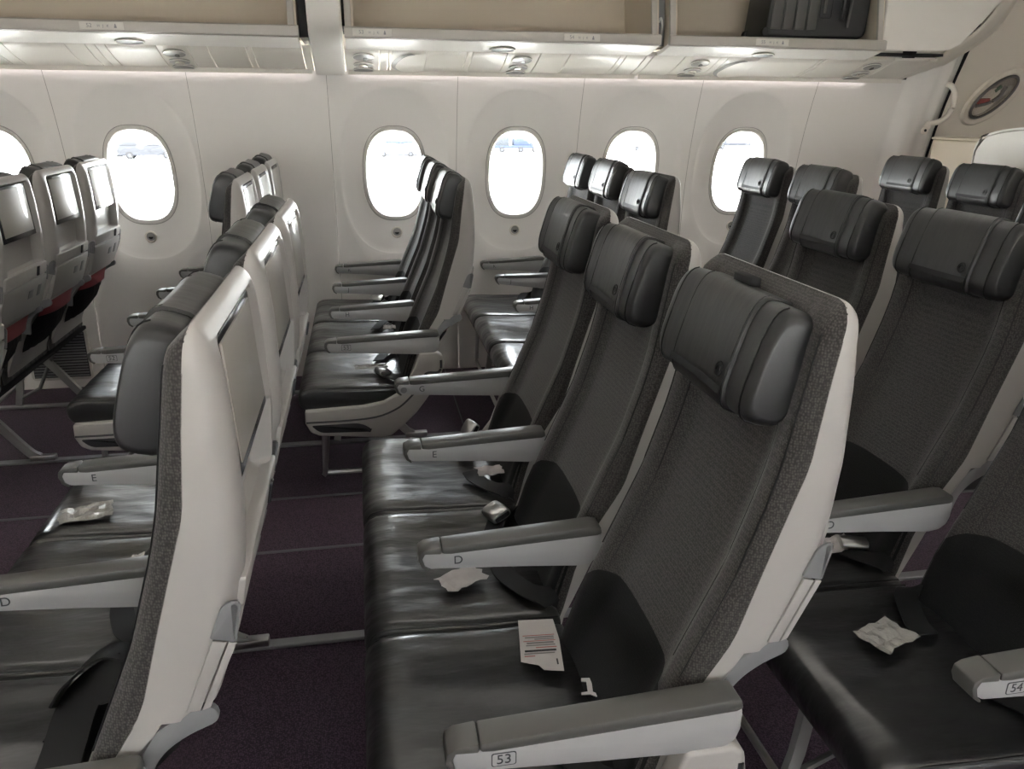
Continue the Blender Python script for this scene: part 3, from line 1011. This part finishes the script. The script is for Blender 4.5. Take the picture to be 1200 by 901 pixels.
def fairing_hook():
    return tube('release_lever', smooth_path([(.345, 0, .455), (.352, 0, .497), (.368, 0, .513), (.405, 0, .513), (.417, 0, .530), (.418, 0, .56)], 4), .005, 'arm_line', 6)

def recline_arm():
    """grey bent arm that joins the shell to the side cover."""
    c = smooth_path([(.492, 0, .703), (.462, 0, .690), (.430, 0, .668), (.408, 0, .640), (.397, 0, .605), (.393, 0, .575)], 3)
    L_, R_ = [], []
    for k, p in enumerate(c):
        t = (c[min(k + 1, len(c) - 1)] - c[max(k - 1, 0)]).normalized()
        q = Vector((-t.z, 0, t.x)) * .0155
        L_.append(((p + q).x, (p + q).z)); R_.append(((p - q).x, (p - q).z))
    cap_ = [(.492 + .0155 * math.cos(a), .703 + .0155 * math.sin(a)) for a in np.linspace(1.9, -1.1, 8)]
    out = L_[::-1] + R_[1:]
    out = [(.492 + .0155 * math.cos(a), .703 + .0155 * math.sin(a)) for a in np.linspace(-1.15, 1.98, 9)] + (L_[1:] if L_[1][1] > R_[1][1] else R_[1:]) + ((R_[1:] if L_[1][1] > R_[1][1] else L_[1:])[::-1])
    inn = []
    return prism('recline_arm', out + inn, -.006, .006, 'shell_grey', 'y', .003, 2)

def pocket_mesh():
    rings = []
    for z, bulge in [(.695, .006), (.68, .015), (.65, .034), (.61, .052), (.57, .058), (.53, .050), (.50, .030), (.485, .012)]:
        xb = ip(z, ZB, XB) + .034 + .030 * sstep(.50, .66, z)
        ring = []
        for k in range(13):
            u = -1 + 2 * k / 12
            b = bulge * (1 - abs(u) ** 2.6) + .004 * math.sin(k * 2.1 + z * 40)
            ring.append((xb + b, u * .165 * (1 - .25 * sstep(.60, .50, z)), z))
        ring += [(xb - .002, .15, z), (xb - .002, -.15, z)]
        rings.append(ring)
    return loft('seat_pocket', rings, 'pocket', True, True, 50)
def strap_mesh():
    rings = []
    for z, o in [(.704, .004), (.700, .010), (.67, .026), (.645, .040), (.640, .036)]:
        xb = ip(z, ZB, XB) + .070
        rings.append([(xb + o * (1 - abs(-1 + k / 6) ** 3), (-1 + k / 6) * .172, z) for k in range(13)] + [(xb - .002, .172, z), (xb - .002, -.172, z)])
    return loft('pocket_strap', rings, 'red_strap', True, True, 50)
def pocket_card():
    return prism('safety_card', [(.452, .655), (.456, .655), (.474, .735), (.470, .735)], -.09, .02, 'paper', 'y', 0)

def emblem():
    """round mark with a small curl, facing -x."""
    me = ring_mesh('emblem_ring', .0105, .0012, 'leather_seam', 'x', 24)
    return me
def emblem_curl():
    pts = [(0, .006 * math.cos(a) * (1 - .3 * i / 12), .006 * math.sin(a) * (1 - .3 * i / 12)) for i, a in enumerate(np.linspace(-.5, 4.0, 12))]
    return tube('emblem_curl', pts, .0011, 'leather_seam', 5, up=(1, 0, 0))

# belt pieces
def belt_strap(side):
    s = side
    pts = [(.300, s * .205, .452), (.27, s * .20, .474), (.23, s * .17, .476), (.20, s * .10, .468), (.19, s * .055, .470)]
    return ribbon('belt_strap', smooth_path(pts, 5), (1, 0, 0.1), .046, .003, 'belt')
def buckle():
    n = 16
    rings = []
    for x, sc in [(-.030, .86), (-.028, .97), (0, 1.0), (.028, .95), (.030, .88)]:
        rings.append([(math.copysign(abs(math.cos(2 * PI * k / n)) ** .6, math.cos(2 * PI * k / n)) * .027 * sc, x,
                       math.copysign(abs(math.sin(2 * PI * k / n)) ** .7, math.sin(2 * PI * k / n)) * .0125 * sc) for k in range(n)])
    return loft('belt_buckle', rings, 'metal', True, True, 50)
def buckle_slot():
    return prism('buckle_mouth', rounded_poly([(-.021, -.006), (.021, -.006), (.021, .006), (-.021, .006)], [.005] * 4), -.002, .002, 'dark_gap', 'y', 0)

M = dict(back=back_cushion(), patch=lumbar_patch(), seam=[stitch(.70), stitch(-.70), stitch(.93), stitch(-.93)], shell=shell(), lower=lower_shell(),
         head=headrest(), cover=headrest_cover(), cush=seat_cushion(), pipe=[cushion_piping(1), cushion_piping(-1)],
         arm={.415: armrest_body(.415), .36: armrest_body(.36)}, cap={.415: armrest_cap(.415), .36: armrest_cap(.36)}, tip=armrest_tip(),
         fair=fairing(), groove=fairing_groove(), inset=fairing_inset(), hook=fairing_hook(), rec=recline_arm(),
         pocket=pocket_mesh(), strap=strap_mesh(), card=pocket_card(), emb=emblem(), curl=emblem_curl(),
         bstrap=[belt_strap(1), belt_strap(-1)], buckle=buckle(), slot=buckle_slot())
M['flap'] = pymesh('cover_hem', [hr_point(y, s, .0056) for s in (-.80, -.66) for y in np.linspace(-.092, .092, 9)],
                   [(j, j + 1, j + 10, j + 9) for j in range(8)], 'leather_seam')
M['csew'] = [tube('cover_seam', [headrest_ring(sy * .090, 1, .0048)[k % 28] for k in range(-6, 7)], .0009, 'leather_seam', 5) for sy in (-1, 1)]
M['hsew'] = [tube('end_seam', [headrest_ring(sy * .147, .997, .0006)[k] for k in list(range(21, 28)) + list(range(0, 7))], .0013, 'leather_seam', 5) for sy in (-1, 1)]
M['bezel'] = rear_patch('screen_bezel', -.144, .144, 1.000, 1.184, -.004, .012, 'bezel', .004, 2)
M['screen'] = rear_patch('screen', -.126, .126, 1.018, 1.174, -.0030, .004, 'screen', .0006, 2)
M['ledge'] = rear_patch('ledge', -.188, .188, .848, .892, .007, .03, 'shell', .006)
M['latch'] = rear_patch('tray_latch', .085, .105, .852, .886, .012, .012, 'bezel', .002)
M['tray'] = rear_patch('tray_table', -.196, .196, .712, .843, .006, .03, 'shell_mid', .006)
M['handle'] = rear_patch('tray_handle', .030, .072, .775, .805, .0085, .006, 'shell_grey', .002)
M['hook'] = M['hook']
M['coat'] = rear_patch('coat_hook', .115, .145, .770, .812, .0085, .006, 'shell_grey', .002)
M['notch'] = prism('shell_insert', rounded_poly([(.510, .822), (.541, .814), (.5525, .872), (.531, .872)], [.004, .004, .01, .016]), -.002, .002, 'shell_grey', 'y', .001)
M['rail'] = prism('tray_arm', [(.470, .716), (.487, .716), (.529, .814), (.513, .818)], -.002, .002, 'shell_mid', 'y', .001)
M['rail2'] = prism('tray_rail', [(.489, .716), (.500, .720), (.541, .812), (.532, .814)], -.002, .002, 'shell', 'y', .001)
M['button'] = disc('recline_button', .010, .004, 'shell_grey', 'y', 20, None, .001)
M['tagbox'] = prism('number_frame', rounded_poly([(-.017, -.011), (.017, -.011), (.017, .011), (-.017, .011)], [.004] * 4), -.0004, .0004, 'print_dark', 'y', 0)
M['tagfill'] = prism('number_plate', rounded_poly([(-.0156, -.0096), (.0156, -.0096), (.0156, .0096), (-.0156, .0096)], [.0035] * 4), -.0004, .0004, 'arm_body', 'y', 0)
M['slotbox'] = box('headrest_clip', .482, .500, -.02, .035, 1.196, 1.210, 'dark_gap', .002)

def add_armrest(root, y, text, number=False, button=False, end=.36, lift=0.0):
    piv = Vector((end, 0, .62))
    a = obj('armrest', M['arm'][end], root, (0, y, 0))
    if lift:
        mtx = Matrix.Translation(Vector((0, y, 0)) + piv) @ Matrix.Rotation(lift, 4, 'Y') @ Matrix.Translation(-piv)
        a.matrix_local = mtx
    obj('armrest_cap', M['cap'][end], a)
    obj('armrest_tip', M['tip'], a)
    if number:
        obj('number_frame', M['tagbox'], a, (.074, -AW - .0003, .622))
        obj('number_plate', M['tagfill'], a, (.074, -AW - .0006, .622))
        obj('row_number', text_mesh(text, .0215, 'print_dark'), a, (.074, -AW - .0011, .622))
    else:
        obj('seat_letter', text_mesh(text, .025, 'print_dark'), a, (.073 if not button else .080, -AW - .0003, .622))
    if button:
        obj('recline_button', M['button'], a, (.024, -AW - .001, .622))
    return a

def seat(x, y, label, group, letter, number=None, near_cover=False, far_cover=False, head=0.0, buckle_at=None, belts=True, lift=0.0, tilt=0.0, end_far=None, clip=False):
    r = thing('airline_seat', label, 'seat', (x, y, 0), group=group)
    cu = obj('seat_cushion', M['cush'], r)
    for p in M['pipe']:
        obj('piping', p, cu)
    bk = obj('backrest', M['back'], r)
    obj('lumbar_panel', M['patch'], bk)
    for p in M['seam']:
        obj('side_seam', p, bk)
    sh = obj('back_shell', M['shell'], r)
    be = obj('screen_bezel', M['bezel'], r)
    obj('screen', M['screen'], be)
    obj('ledge', M['ledge'], sh)
    obj('tray_latch', M['latch'], sh)
    ta = obj('tray_table', M['tray'], r)
    obj('tray_handle', M['handle'], ta)
    obj('coat_hook', M['coat'], ta)
    for s in (-1, 1):
        obj('shell_insert', M['notch'], sh, (0, s * (HW + .001), 0))
        obj('tray_arm', M['rail'], ta, (0, s * (HW + .001), 0))
        obj('tray_rail', M['rail2'], ta, (0, s * (HW + .001), 0))
        obj('recline_arm', M['rec'], r, (0, s * (HW - .007), 0))
    obj('lower_shell', M['lower'], r)
    po = obj('seat_pocket', M['pocket'], r)
    obj('pocket_strap', M['strap'], po)
    obj('safety_card', M['card'], po)
    h = obj('headrest', M['head'], r, (head * .3, 0, head), (0, 0, 0))
    c = obj('headrest_cover', M['cover'], h)
    e = obj('emblem', M['emb'], h, Vector(hr_point(-.068, -.42, .0052)), (0, .29, 0))
    obj('emblem_mark', M['curl'], h, Vector(hr_point(-.068, -.42, .0054)), (0, .29, 0))
    for q in M['hsew'] + M['csew']:
        obj('stitching', q, h)
    obj('cover_hem', M['flap'], h)
    if clip == 'show':
        obj('headrest_clip', M['slotbox'], r)
    if number:
        add_armrest(r, -.24, number, True, False, .415)
    add_armrest(r, .26, letter, False, far_cover, .415 if far_cover else .36, lift)
    for on_, yy in ((near_cover, -.245), (far_cover, .262)):
        if on_:
            s = -1 if yy < 0 else 1
            fc = obj('side_cover', M['fair'], r, (0, yy, 0))
            obj('groove', M['groove'], fc, (0, s * .021, 0))
            obj('inset_panel', M['inset'], fc, (0, s * .021, 0))
            obj('release_lever', M['hook'], fc, (0, s * .021, 0))
    if belts:
        for k in ((0, 1) if belts is True else belts):
            obj('belt_strap', M['bstrap'][k], r)
    if buckle_at:
        bx, by, bz, rz, ry = buckle_at
        b = obj('belt_buckle', M['buckle'], r, (bx, by, bz), (0, ry, rz))
        obj('buckle_mouth', M['slot'], b, (0, -.0295, 0))
    return r

P = .7962
XC = {r_: (r_ - 53) * P - (.010 if r_ > 53 else 0) for r_ in range(51, 57)}
XWN = {r_: (r_ - 53) * P - .2313 - {55: .035, 56: .050}.get(r_, 0) for r_ in range(51, 57)}
YC = [.225, .725, 1.225]
YB = [1.996 + .225 + .5 * i for i in range(3)]
GC = 'seats of the centre block'
GW = 'seats of the window block'
rnd = random.Random(3)

def frame_unit(x, y0, n, ys, label):
    """metal under-structure of one row: two spars, legs and the luggage bar."""
    f = thing('seat_frame', label, 'seat frame', (x, y0, 0), group='metal under-frames of the seat rows')
    wid = .5 * n
    obj('spar', tube('spar', [(.03, -.02, .345), (.03, wid - .03, .345)], .022, 'spar_dark', 12), f)
    obj('spar', tube('spar', [(.24, -.02, .345), (.24, wid - .03, .345)], .022, 'spar_dark', 12), f)
    obj('seat_pan', box('seat_pan', -.06, .30, -.01, wid - .03, .352, .370, 'dark_gap', .004), f)
    for y in ys:
        yy = y - y0
        obj('front_leg', ribbon('front_leg', [(.035, yy, .345), (.012, yy, .12), (-.01, yy, .016)], (0, 1, 0), .020, .030, 'frame_paint'), f)
        obj('rear_leg', ribbon('rear_leg', smooth_path([(.07, yy, .335), (.17, yy, .225), (.29, yy, .060), (.335, yy, .022)], 4), (0, 1, 0), .022, .034, 'frame_paint'), f)
        obj('leg_brace', tube('leg_brace', [(.22, yy, .335), (.10, yy, .10), (.0, yy, .05)], .009, 'metal_dark', 8), f)
        ft = obj('track_fitting', box('track_fitting', .30, .40, yy - .016, yy + .016, .010, .034, 'metal', .004), f)
        obj('fitting_bolt', disc('fitting_bolt', .007, .008, 'bezel', 'z', 12), ft, (.335, yy, .035))
    pth = [(-.028, .055, .335), (-.038, .055, .10), (-.036, .060, .088), (.06, .060, .086), (.20, .060, .086)]
    obj('luggage_bar', tube('luggage_bar', smooth_path(pth, 5), .011, 'metal', 8), f)
    pth = [(-.040, .06, .088), (-.046, wid * .5, .088), (-.040, wid - .08, .088), (-.036, wid - .07, .10), (-.028, wid - .07, .335)]
    obj('luggage_bar', tube('luggage_bar', pth, .010, 'metal', 8), f)
    obj('electronics_box', box('electronics_box', .03, .27, .13, .33, .255, .335, 'vent', .008), f)
    return f

# centre block
names_c = {
 (52, 0): 'nearest aisle seat of centre row 52, back turned, pale shell filling the foreground',
 (52, 1): 'middle seat E of centre row 52 with a crumpled wrapper beside its armrest',
 (52, 2): 'far seat G of centre row 52, tall pale shell and mirror-like screen',
 (53, 0): 'nearest aisle seat D of centre row 53 with the printed paper on it',
 (53, 1): 'middle seat E of centre row 53 with a silver buckle on the cushion',
 (53, 2): 'far aisle seat G of centre row 53, its armrest over the aisle',
 (54, 0): 'aisle seat D of centre row 54, dark cushion with torn foil packet',
 (54, 1): 'middle seat E of centre row 54, large headrest behind seat 53 D',
 (54, 2): 'far seat G of centre row 54, headrest in front of the window block'}
bk = {(53, 1): (.215, .150, .494, .40, -.35), (53, 2): (.225, .205, .492, .35, -1.0), (54, 1): (.24, -.12, .482, 1.2, .2), (52, 0): None, (52, 2): (.2, .1, .482, 1.5, 0)}
hd = {(53, 0): -.026, (53, 1): -.018, (53, 2): -.010, (54, 0): -.01, (54, 1): .006, (54, 2): .004, (52, 0): -.010, (52, 1): .004, (52, 2): .004}
seats_c = {}
for row in (52, 53, 54):
    for i in range(3):
        seats_c[(row, i)] = seat(XC[row], YC[i], names_c[(row, i)], GC, 'DEG'[i], str(row) if i == 0 else None, i == 0, i == 2, hd[(row, i)], bk.get((row, i)), clip='show' if (row, i) == (53, 0) else False, belts=(1,) if (row, i) == (53, 0) else True)
    frame_unit(XC[row], 0, 3, (.37, 1.105), {52: 'grey leg frame under the foreground seats with their backs turned', 53: 'grey leg frame under the three big front-facing black seats', 54: 'grey leg frame under the dark seat with the torn foil packet'}[row])
seat(XC[51], YC[2], 'seat G of centre row 51, only its pale shell edge in view', GC, 'G', None, False, True)
frame_unit(XC[51], 0, 3, (.37, 1.105), 'grey leg frame at the picture border ahead of the foreground seats')
seat(XC[55], YC[2], 'seat G of centre row 55, only a headrest end showing at the border', GC, 'G', None, False, True, .0)

# window block
desc = {
 51: ['aisle seat H of window row 51, screen and red pocket strap facing aft', 'middle seat J of window row 51, screen facing aft beside the aisle seat', 'window seat K of row 51, screen overlapping the bright window'],
 52: ['aisle seat H of window row 52, black headrest before the blank wall', 'middle seat J of window row 52 against the blank wall', 'window seat K of row 52, smallest headrest by the blank wall'],
 53: ['aisle seat H of window row 53, in full side profile across the aisle', 'middle seat J of window row 53 just beyond the aisle seat', 'window seat K of row 53, its back brightened by the window'],
 54: ['aisle seat H of window row 54 with pale shell before the lining', 'middle seat J of window row 54 with its armrest slightly raised', 'window seat K of row 54 beside the third window'],
 55: ['seat nearest the aisle of the two-seat window row 55', 'seat by the wall of two-seat window row 55, blue grey fabric'],
 56: ['seat nearest the aisle in the last window row before the partition', 'seat by the wall in the last window row before the cabinet']}
bkw = {(53, 0): (.205, -.128, .482, .35, .2), (53, 2): (.215, .16, .482, 1.1, -.5), (54, 1): (.215, .10, .482, 1.0, .3), (52, 1): (.2, .1, .482, 1.1, 0)}
hdw = {(54, 0): -.006, (54, 1): .014, (54, 2): .012, (55, 0): .012, (55, 1): .016, (56, 0): .014, (56, 1): .022, (53, 0): .006, (53, 1): .006, (53, 2): .004,
       (51, 0): .0, (51, 1): .006, (51, 2): .006, (52, 0): .008, (52, 1): .012, (52, 2): .014}
for row in range(51, 57):
    n = 3 if row < 55 else 2
    for i in range(n):
        seat(XWN[row], YB[i], desc[row][i], GW, 'HJK'[i], str(row) if i == 0 else None, i == 0, False, hdw.get((row, i), 0), bkw.get((row, i)),
             lift=.055 if (row, i) == (54, 1) else 0, clip='show' if (row, i) == (54, 0) else False)
    frame_unit(XWN[row], 1.996, n, (2.55, 3.27) if n == 3 else (2.16, 2.72), {51: 'slanted grey leg frame under the seats with red pocket straps', 52: 'leg frame under the seats beside the blank wall panel', 53: 'leg frame and luggage bar under the side-profile seats across the aisle', 54: 'leg frame under the glossy cushions behind the side-profile seats', 55: 'leg frame of the two seats by the fourth window', 56: 'leg frame of the two seats before the partition'}[row])

# ------------------------------------------------------------------ packets and papers left on the seats
def crumple(name, L_, W_, seed, amp, material, nx=9, ny=7, cut=True):
    rs = np.random.RandomState(seed)
    V = []; F = []
    h = (rs.rand(nx, ny) * .5 + .5 * np.abs(np.sin(np.arange(nx)[:, None] * 1.7 + seed) * np.cos(np.arange(ny)[None, :] * 1.1 + seed * .7))) * amp * .55
    for i in range(nx):
        for j in range(ny):
            x = (i / (nx - 1) - .5) * L_; y = (j / (ny - 1) - .5) * W_
            ed = 1.0
            if cut and i in (0, nx - 1): x += (rs.rand() - .5) * L_ * .12
            if cut and j in (0, ny - 1): y += (rs.rand() - .5) * W_ * .14
            V.append((x, y, .002 + h[i, j]))
    for i in range(nx - 1):
        for j in range(ny - 1):
            a = i * ny + j
            F.append((a, a + 1, a + 1 + ny, a + ny))
    n0 = len(V)
    V2 = [(a, b, c - .0007) for a, b, c in V]
    F2 = [tuple(n0 + q for q in f[::-1]) for f in F]
    me = pymesh(name, V + V2, F + F2, material, False, fix=False)
    return me

def packet(x, y, z, L_, W_, rz, label, material='foil', seed=1, amp=.010, tilt=(0, 0)):
    return thing('packet', label, 'packet', (x, y, z), (tilt[0], tilt[1], rz), 'torn packets and wrappers left on the seats', crumple('packet', L_, W_, seed, amp, material))

packet(-.80, 1.085, .470, .115, .085, .25, 'silver crumpled packet on far seat G of centre row 52', seed=3, amp=.018)
packet(-.625, .80, .470, .085, .07, .6, 'crumpled wrapper half hidden by the armrest of seat E, row 52', seed=4, amp=.022)
packet(.10, .63, .470, .10, .07, .5, 'pale printed packet under armrest D of row 53', 'paper', 5, .008)
packet(.245, 1.16, .470, .075, .06, .1, 'pale packet by the buckle under armrest E of row 53', 'paper', 6, .008)
packet(.895, .288, .468, .10, .075, .35, 'torn foil packet on the dark cushion of seat 54 D', seed=8, amp=.012)
packet(1.0, .62, .470, .09, .06, .2, 'pale packet under the armrest of seat 54 E', 'paper', 9, .010)
packet(.97, .70, .472, .06, .05, .9, 'second small packet under the armrest of seat 54 E', 'foil', 10, .008)
packet(-.075, 2.19, .470, .13, .06, .1, 'clear crumpled wrapper on aisle seat H of window row 53', seed=11, amp=.016)
packet(.03, 2.79, .470, .07, .06, 0, 'small pale packet behind armrest H of window row 53', 'paper', 12, .012)
packet(.77, 3.17, .470, .085, .06, .3, 'pale packet on the cushion of window row 54', 'paper', 13, .012)

# printed paper on seat 53 D
pp = thing('printed_paper', 'printed white paper lying on the cushion of seat 53 D', 'paper', (.212, .370, .4735), (0, -.02, -.10))
shape = [(-.030, .085), (.040, .083), (.044, .02), (.040, -.072), (.004, -.066), (-.004, -.052), (-.036, -.040), (-.034, .0)]
obj('sheet', prism('sheet', shape, 0, .0012, 'paper', 'z', 0), pp)
for yy, x0, x1, hh, cm in [(.034, -.026, .036, .0009, 'print_red'), (.028, -.022, .034, .0016, 'print_grey'), (.022, -.004, .034, .0014, 'print_grey'), (.017, -.026, .036, .0009, 'print_red'),
                           (.011, -.020, .032, .0022, 'print_grey'), (.004, -.022, .034, .0014, 'print_grey'), (-.003, -.004, .036, .0012, 'print_red'),
                           (-.012, -.026, .034, .0026, 'print_dark'), (-.020, -.028, .030, .0012, 'print_grey'), (-.027, -.028, -.008, .0012, 'print_red'), (-.046, .030, .033, .008, 'print_dark')]:
    obj('print_line', box('print_line', x0, x1, yy - hh, yy + hh, .0012, .0016, cm, 0), pp)
# white torn belt label
tg = thing('belt_label', 'small white figure-like label at the root of seat 53 D belt', 'label', (.274, .245, .474), (0, 0, -.25),
           me=prism('belt_label', [(-.010, .022), (.008, .024), (.010, -.012), (.018, -.016), (.018, -.024), (.006, -.018), (-.010, -.020), (-.010, -.015), (.001, -.012), (-.001, .014), (-.010, .014)], 0, .002, 'paper', 'z', 0))

# loose black belt hanging over seat 52 D
lb = seats_c[(52, 0)]
obj('belt_web', ribbon('belt_web', smooth_path([(.03, .12, .07), (-.035, .10, .045), (-.045, .02, .014), (-.035, -.06, .012), (.0, -.16, .010), (.03, -.20, -.01)], 6), (1, 0, .15), .07, .003, 'belt'), lb, (.26, 0, .47))
obj('belt_flap', ribbon('belt_flap', smooth_path([(.05, .15, .075), (-.01, .16, .085), (-.06, .13, .060), (-.085, .10, .030)], 5), (0, 1, -.3), .075, .004, 'belt'), lb, (.26, 0, .47))

# ------------------------------------------------------------------ the apron outside
struct('ground', box('ground', -600, 600, -900, 900, -5.4, -5.0, 'apron', 0), label='bright concrete apron outside the windows')
def vehicle(name, label, x, y, rz, parts, wheels):
    v = thing(name, label, 'vehicle', (x, y, -5.0), (0, 0, rz), 'ground vehicles on the apron')
    for nm, b, mt_ in parts:
        obj(nm, box(nm, *b, mt_, .06, 2), v)
    for wx, r_, wy in wheels:
        wl = obj('wheel', disc('wheel', r_, .35, 'tyre', 'y', 20, None, .04), v, (wx, wy, r_))
        obj('hub', disc('hub', r_ * .5, .37, 'van_white', 'y', 14), wl)
    return v
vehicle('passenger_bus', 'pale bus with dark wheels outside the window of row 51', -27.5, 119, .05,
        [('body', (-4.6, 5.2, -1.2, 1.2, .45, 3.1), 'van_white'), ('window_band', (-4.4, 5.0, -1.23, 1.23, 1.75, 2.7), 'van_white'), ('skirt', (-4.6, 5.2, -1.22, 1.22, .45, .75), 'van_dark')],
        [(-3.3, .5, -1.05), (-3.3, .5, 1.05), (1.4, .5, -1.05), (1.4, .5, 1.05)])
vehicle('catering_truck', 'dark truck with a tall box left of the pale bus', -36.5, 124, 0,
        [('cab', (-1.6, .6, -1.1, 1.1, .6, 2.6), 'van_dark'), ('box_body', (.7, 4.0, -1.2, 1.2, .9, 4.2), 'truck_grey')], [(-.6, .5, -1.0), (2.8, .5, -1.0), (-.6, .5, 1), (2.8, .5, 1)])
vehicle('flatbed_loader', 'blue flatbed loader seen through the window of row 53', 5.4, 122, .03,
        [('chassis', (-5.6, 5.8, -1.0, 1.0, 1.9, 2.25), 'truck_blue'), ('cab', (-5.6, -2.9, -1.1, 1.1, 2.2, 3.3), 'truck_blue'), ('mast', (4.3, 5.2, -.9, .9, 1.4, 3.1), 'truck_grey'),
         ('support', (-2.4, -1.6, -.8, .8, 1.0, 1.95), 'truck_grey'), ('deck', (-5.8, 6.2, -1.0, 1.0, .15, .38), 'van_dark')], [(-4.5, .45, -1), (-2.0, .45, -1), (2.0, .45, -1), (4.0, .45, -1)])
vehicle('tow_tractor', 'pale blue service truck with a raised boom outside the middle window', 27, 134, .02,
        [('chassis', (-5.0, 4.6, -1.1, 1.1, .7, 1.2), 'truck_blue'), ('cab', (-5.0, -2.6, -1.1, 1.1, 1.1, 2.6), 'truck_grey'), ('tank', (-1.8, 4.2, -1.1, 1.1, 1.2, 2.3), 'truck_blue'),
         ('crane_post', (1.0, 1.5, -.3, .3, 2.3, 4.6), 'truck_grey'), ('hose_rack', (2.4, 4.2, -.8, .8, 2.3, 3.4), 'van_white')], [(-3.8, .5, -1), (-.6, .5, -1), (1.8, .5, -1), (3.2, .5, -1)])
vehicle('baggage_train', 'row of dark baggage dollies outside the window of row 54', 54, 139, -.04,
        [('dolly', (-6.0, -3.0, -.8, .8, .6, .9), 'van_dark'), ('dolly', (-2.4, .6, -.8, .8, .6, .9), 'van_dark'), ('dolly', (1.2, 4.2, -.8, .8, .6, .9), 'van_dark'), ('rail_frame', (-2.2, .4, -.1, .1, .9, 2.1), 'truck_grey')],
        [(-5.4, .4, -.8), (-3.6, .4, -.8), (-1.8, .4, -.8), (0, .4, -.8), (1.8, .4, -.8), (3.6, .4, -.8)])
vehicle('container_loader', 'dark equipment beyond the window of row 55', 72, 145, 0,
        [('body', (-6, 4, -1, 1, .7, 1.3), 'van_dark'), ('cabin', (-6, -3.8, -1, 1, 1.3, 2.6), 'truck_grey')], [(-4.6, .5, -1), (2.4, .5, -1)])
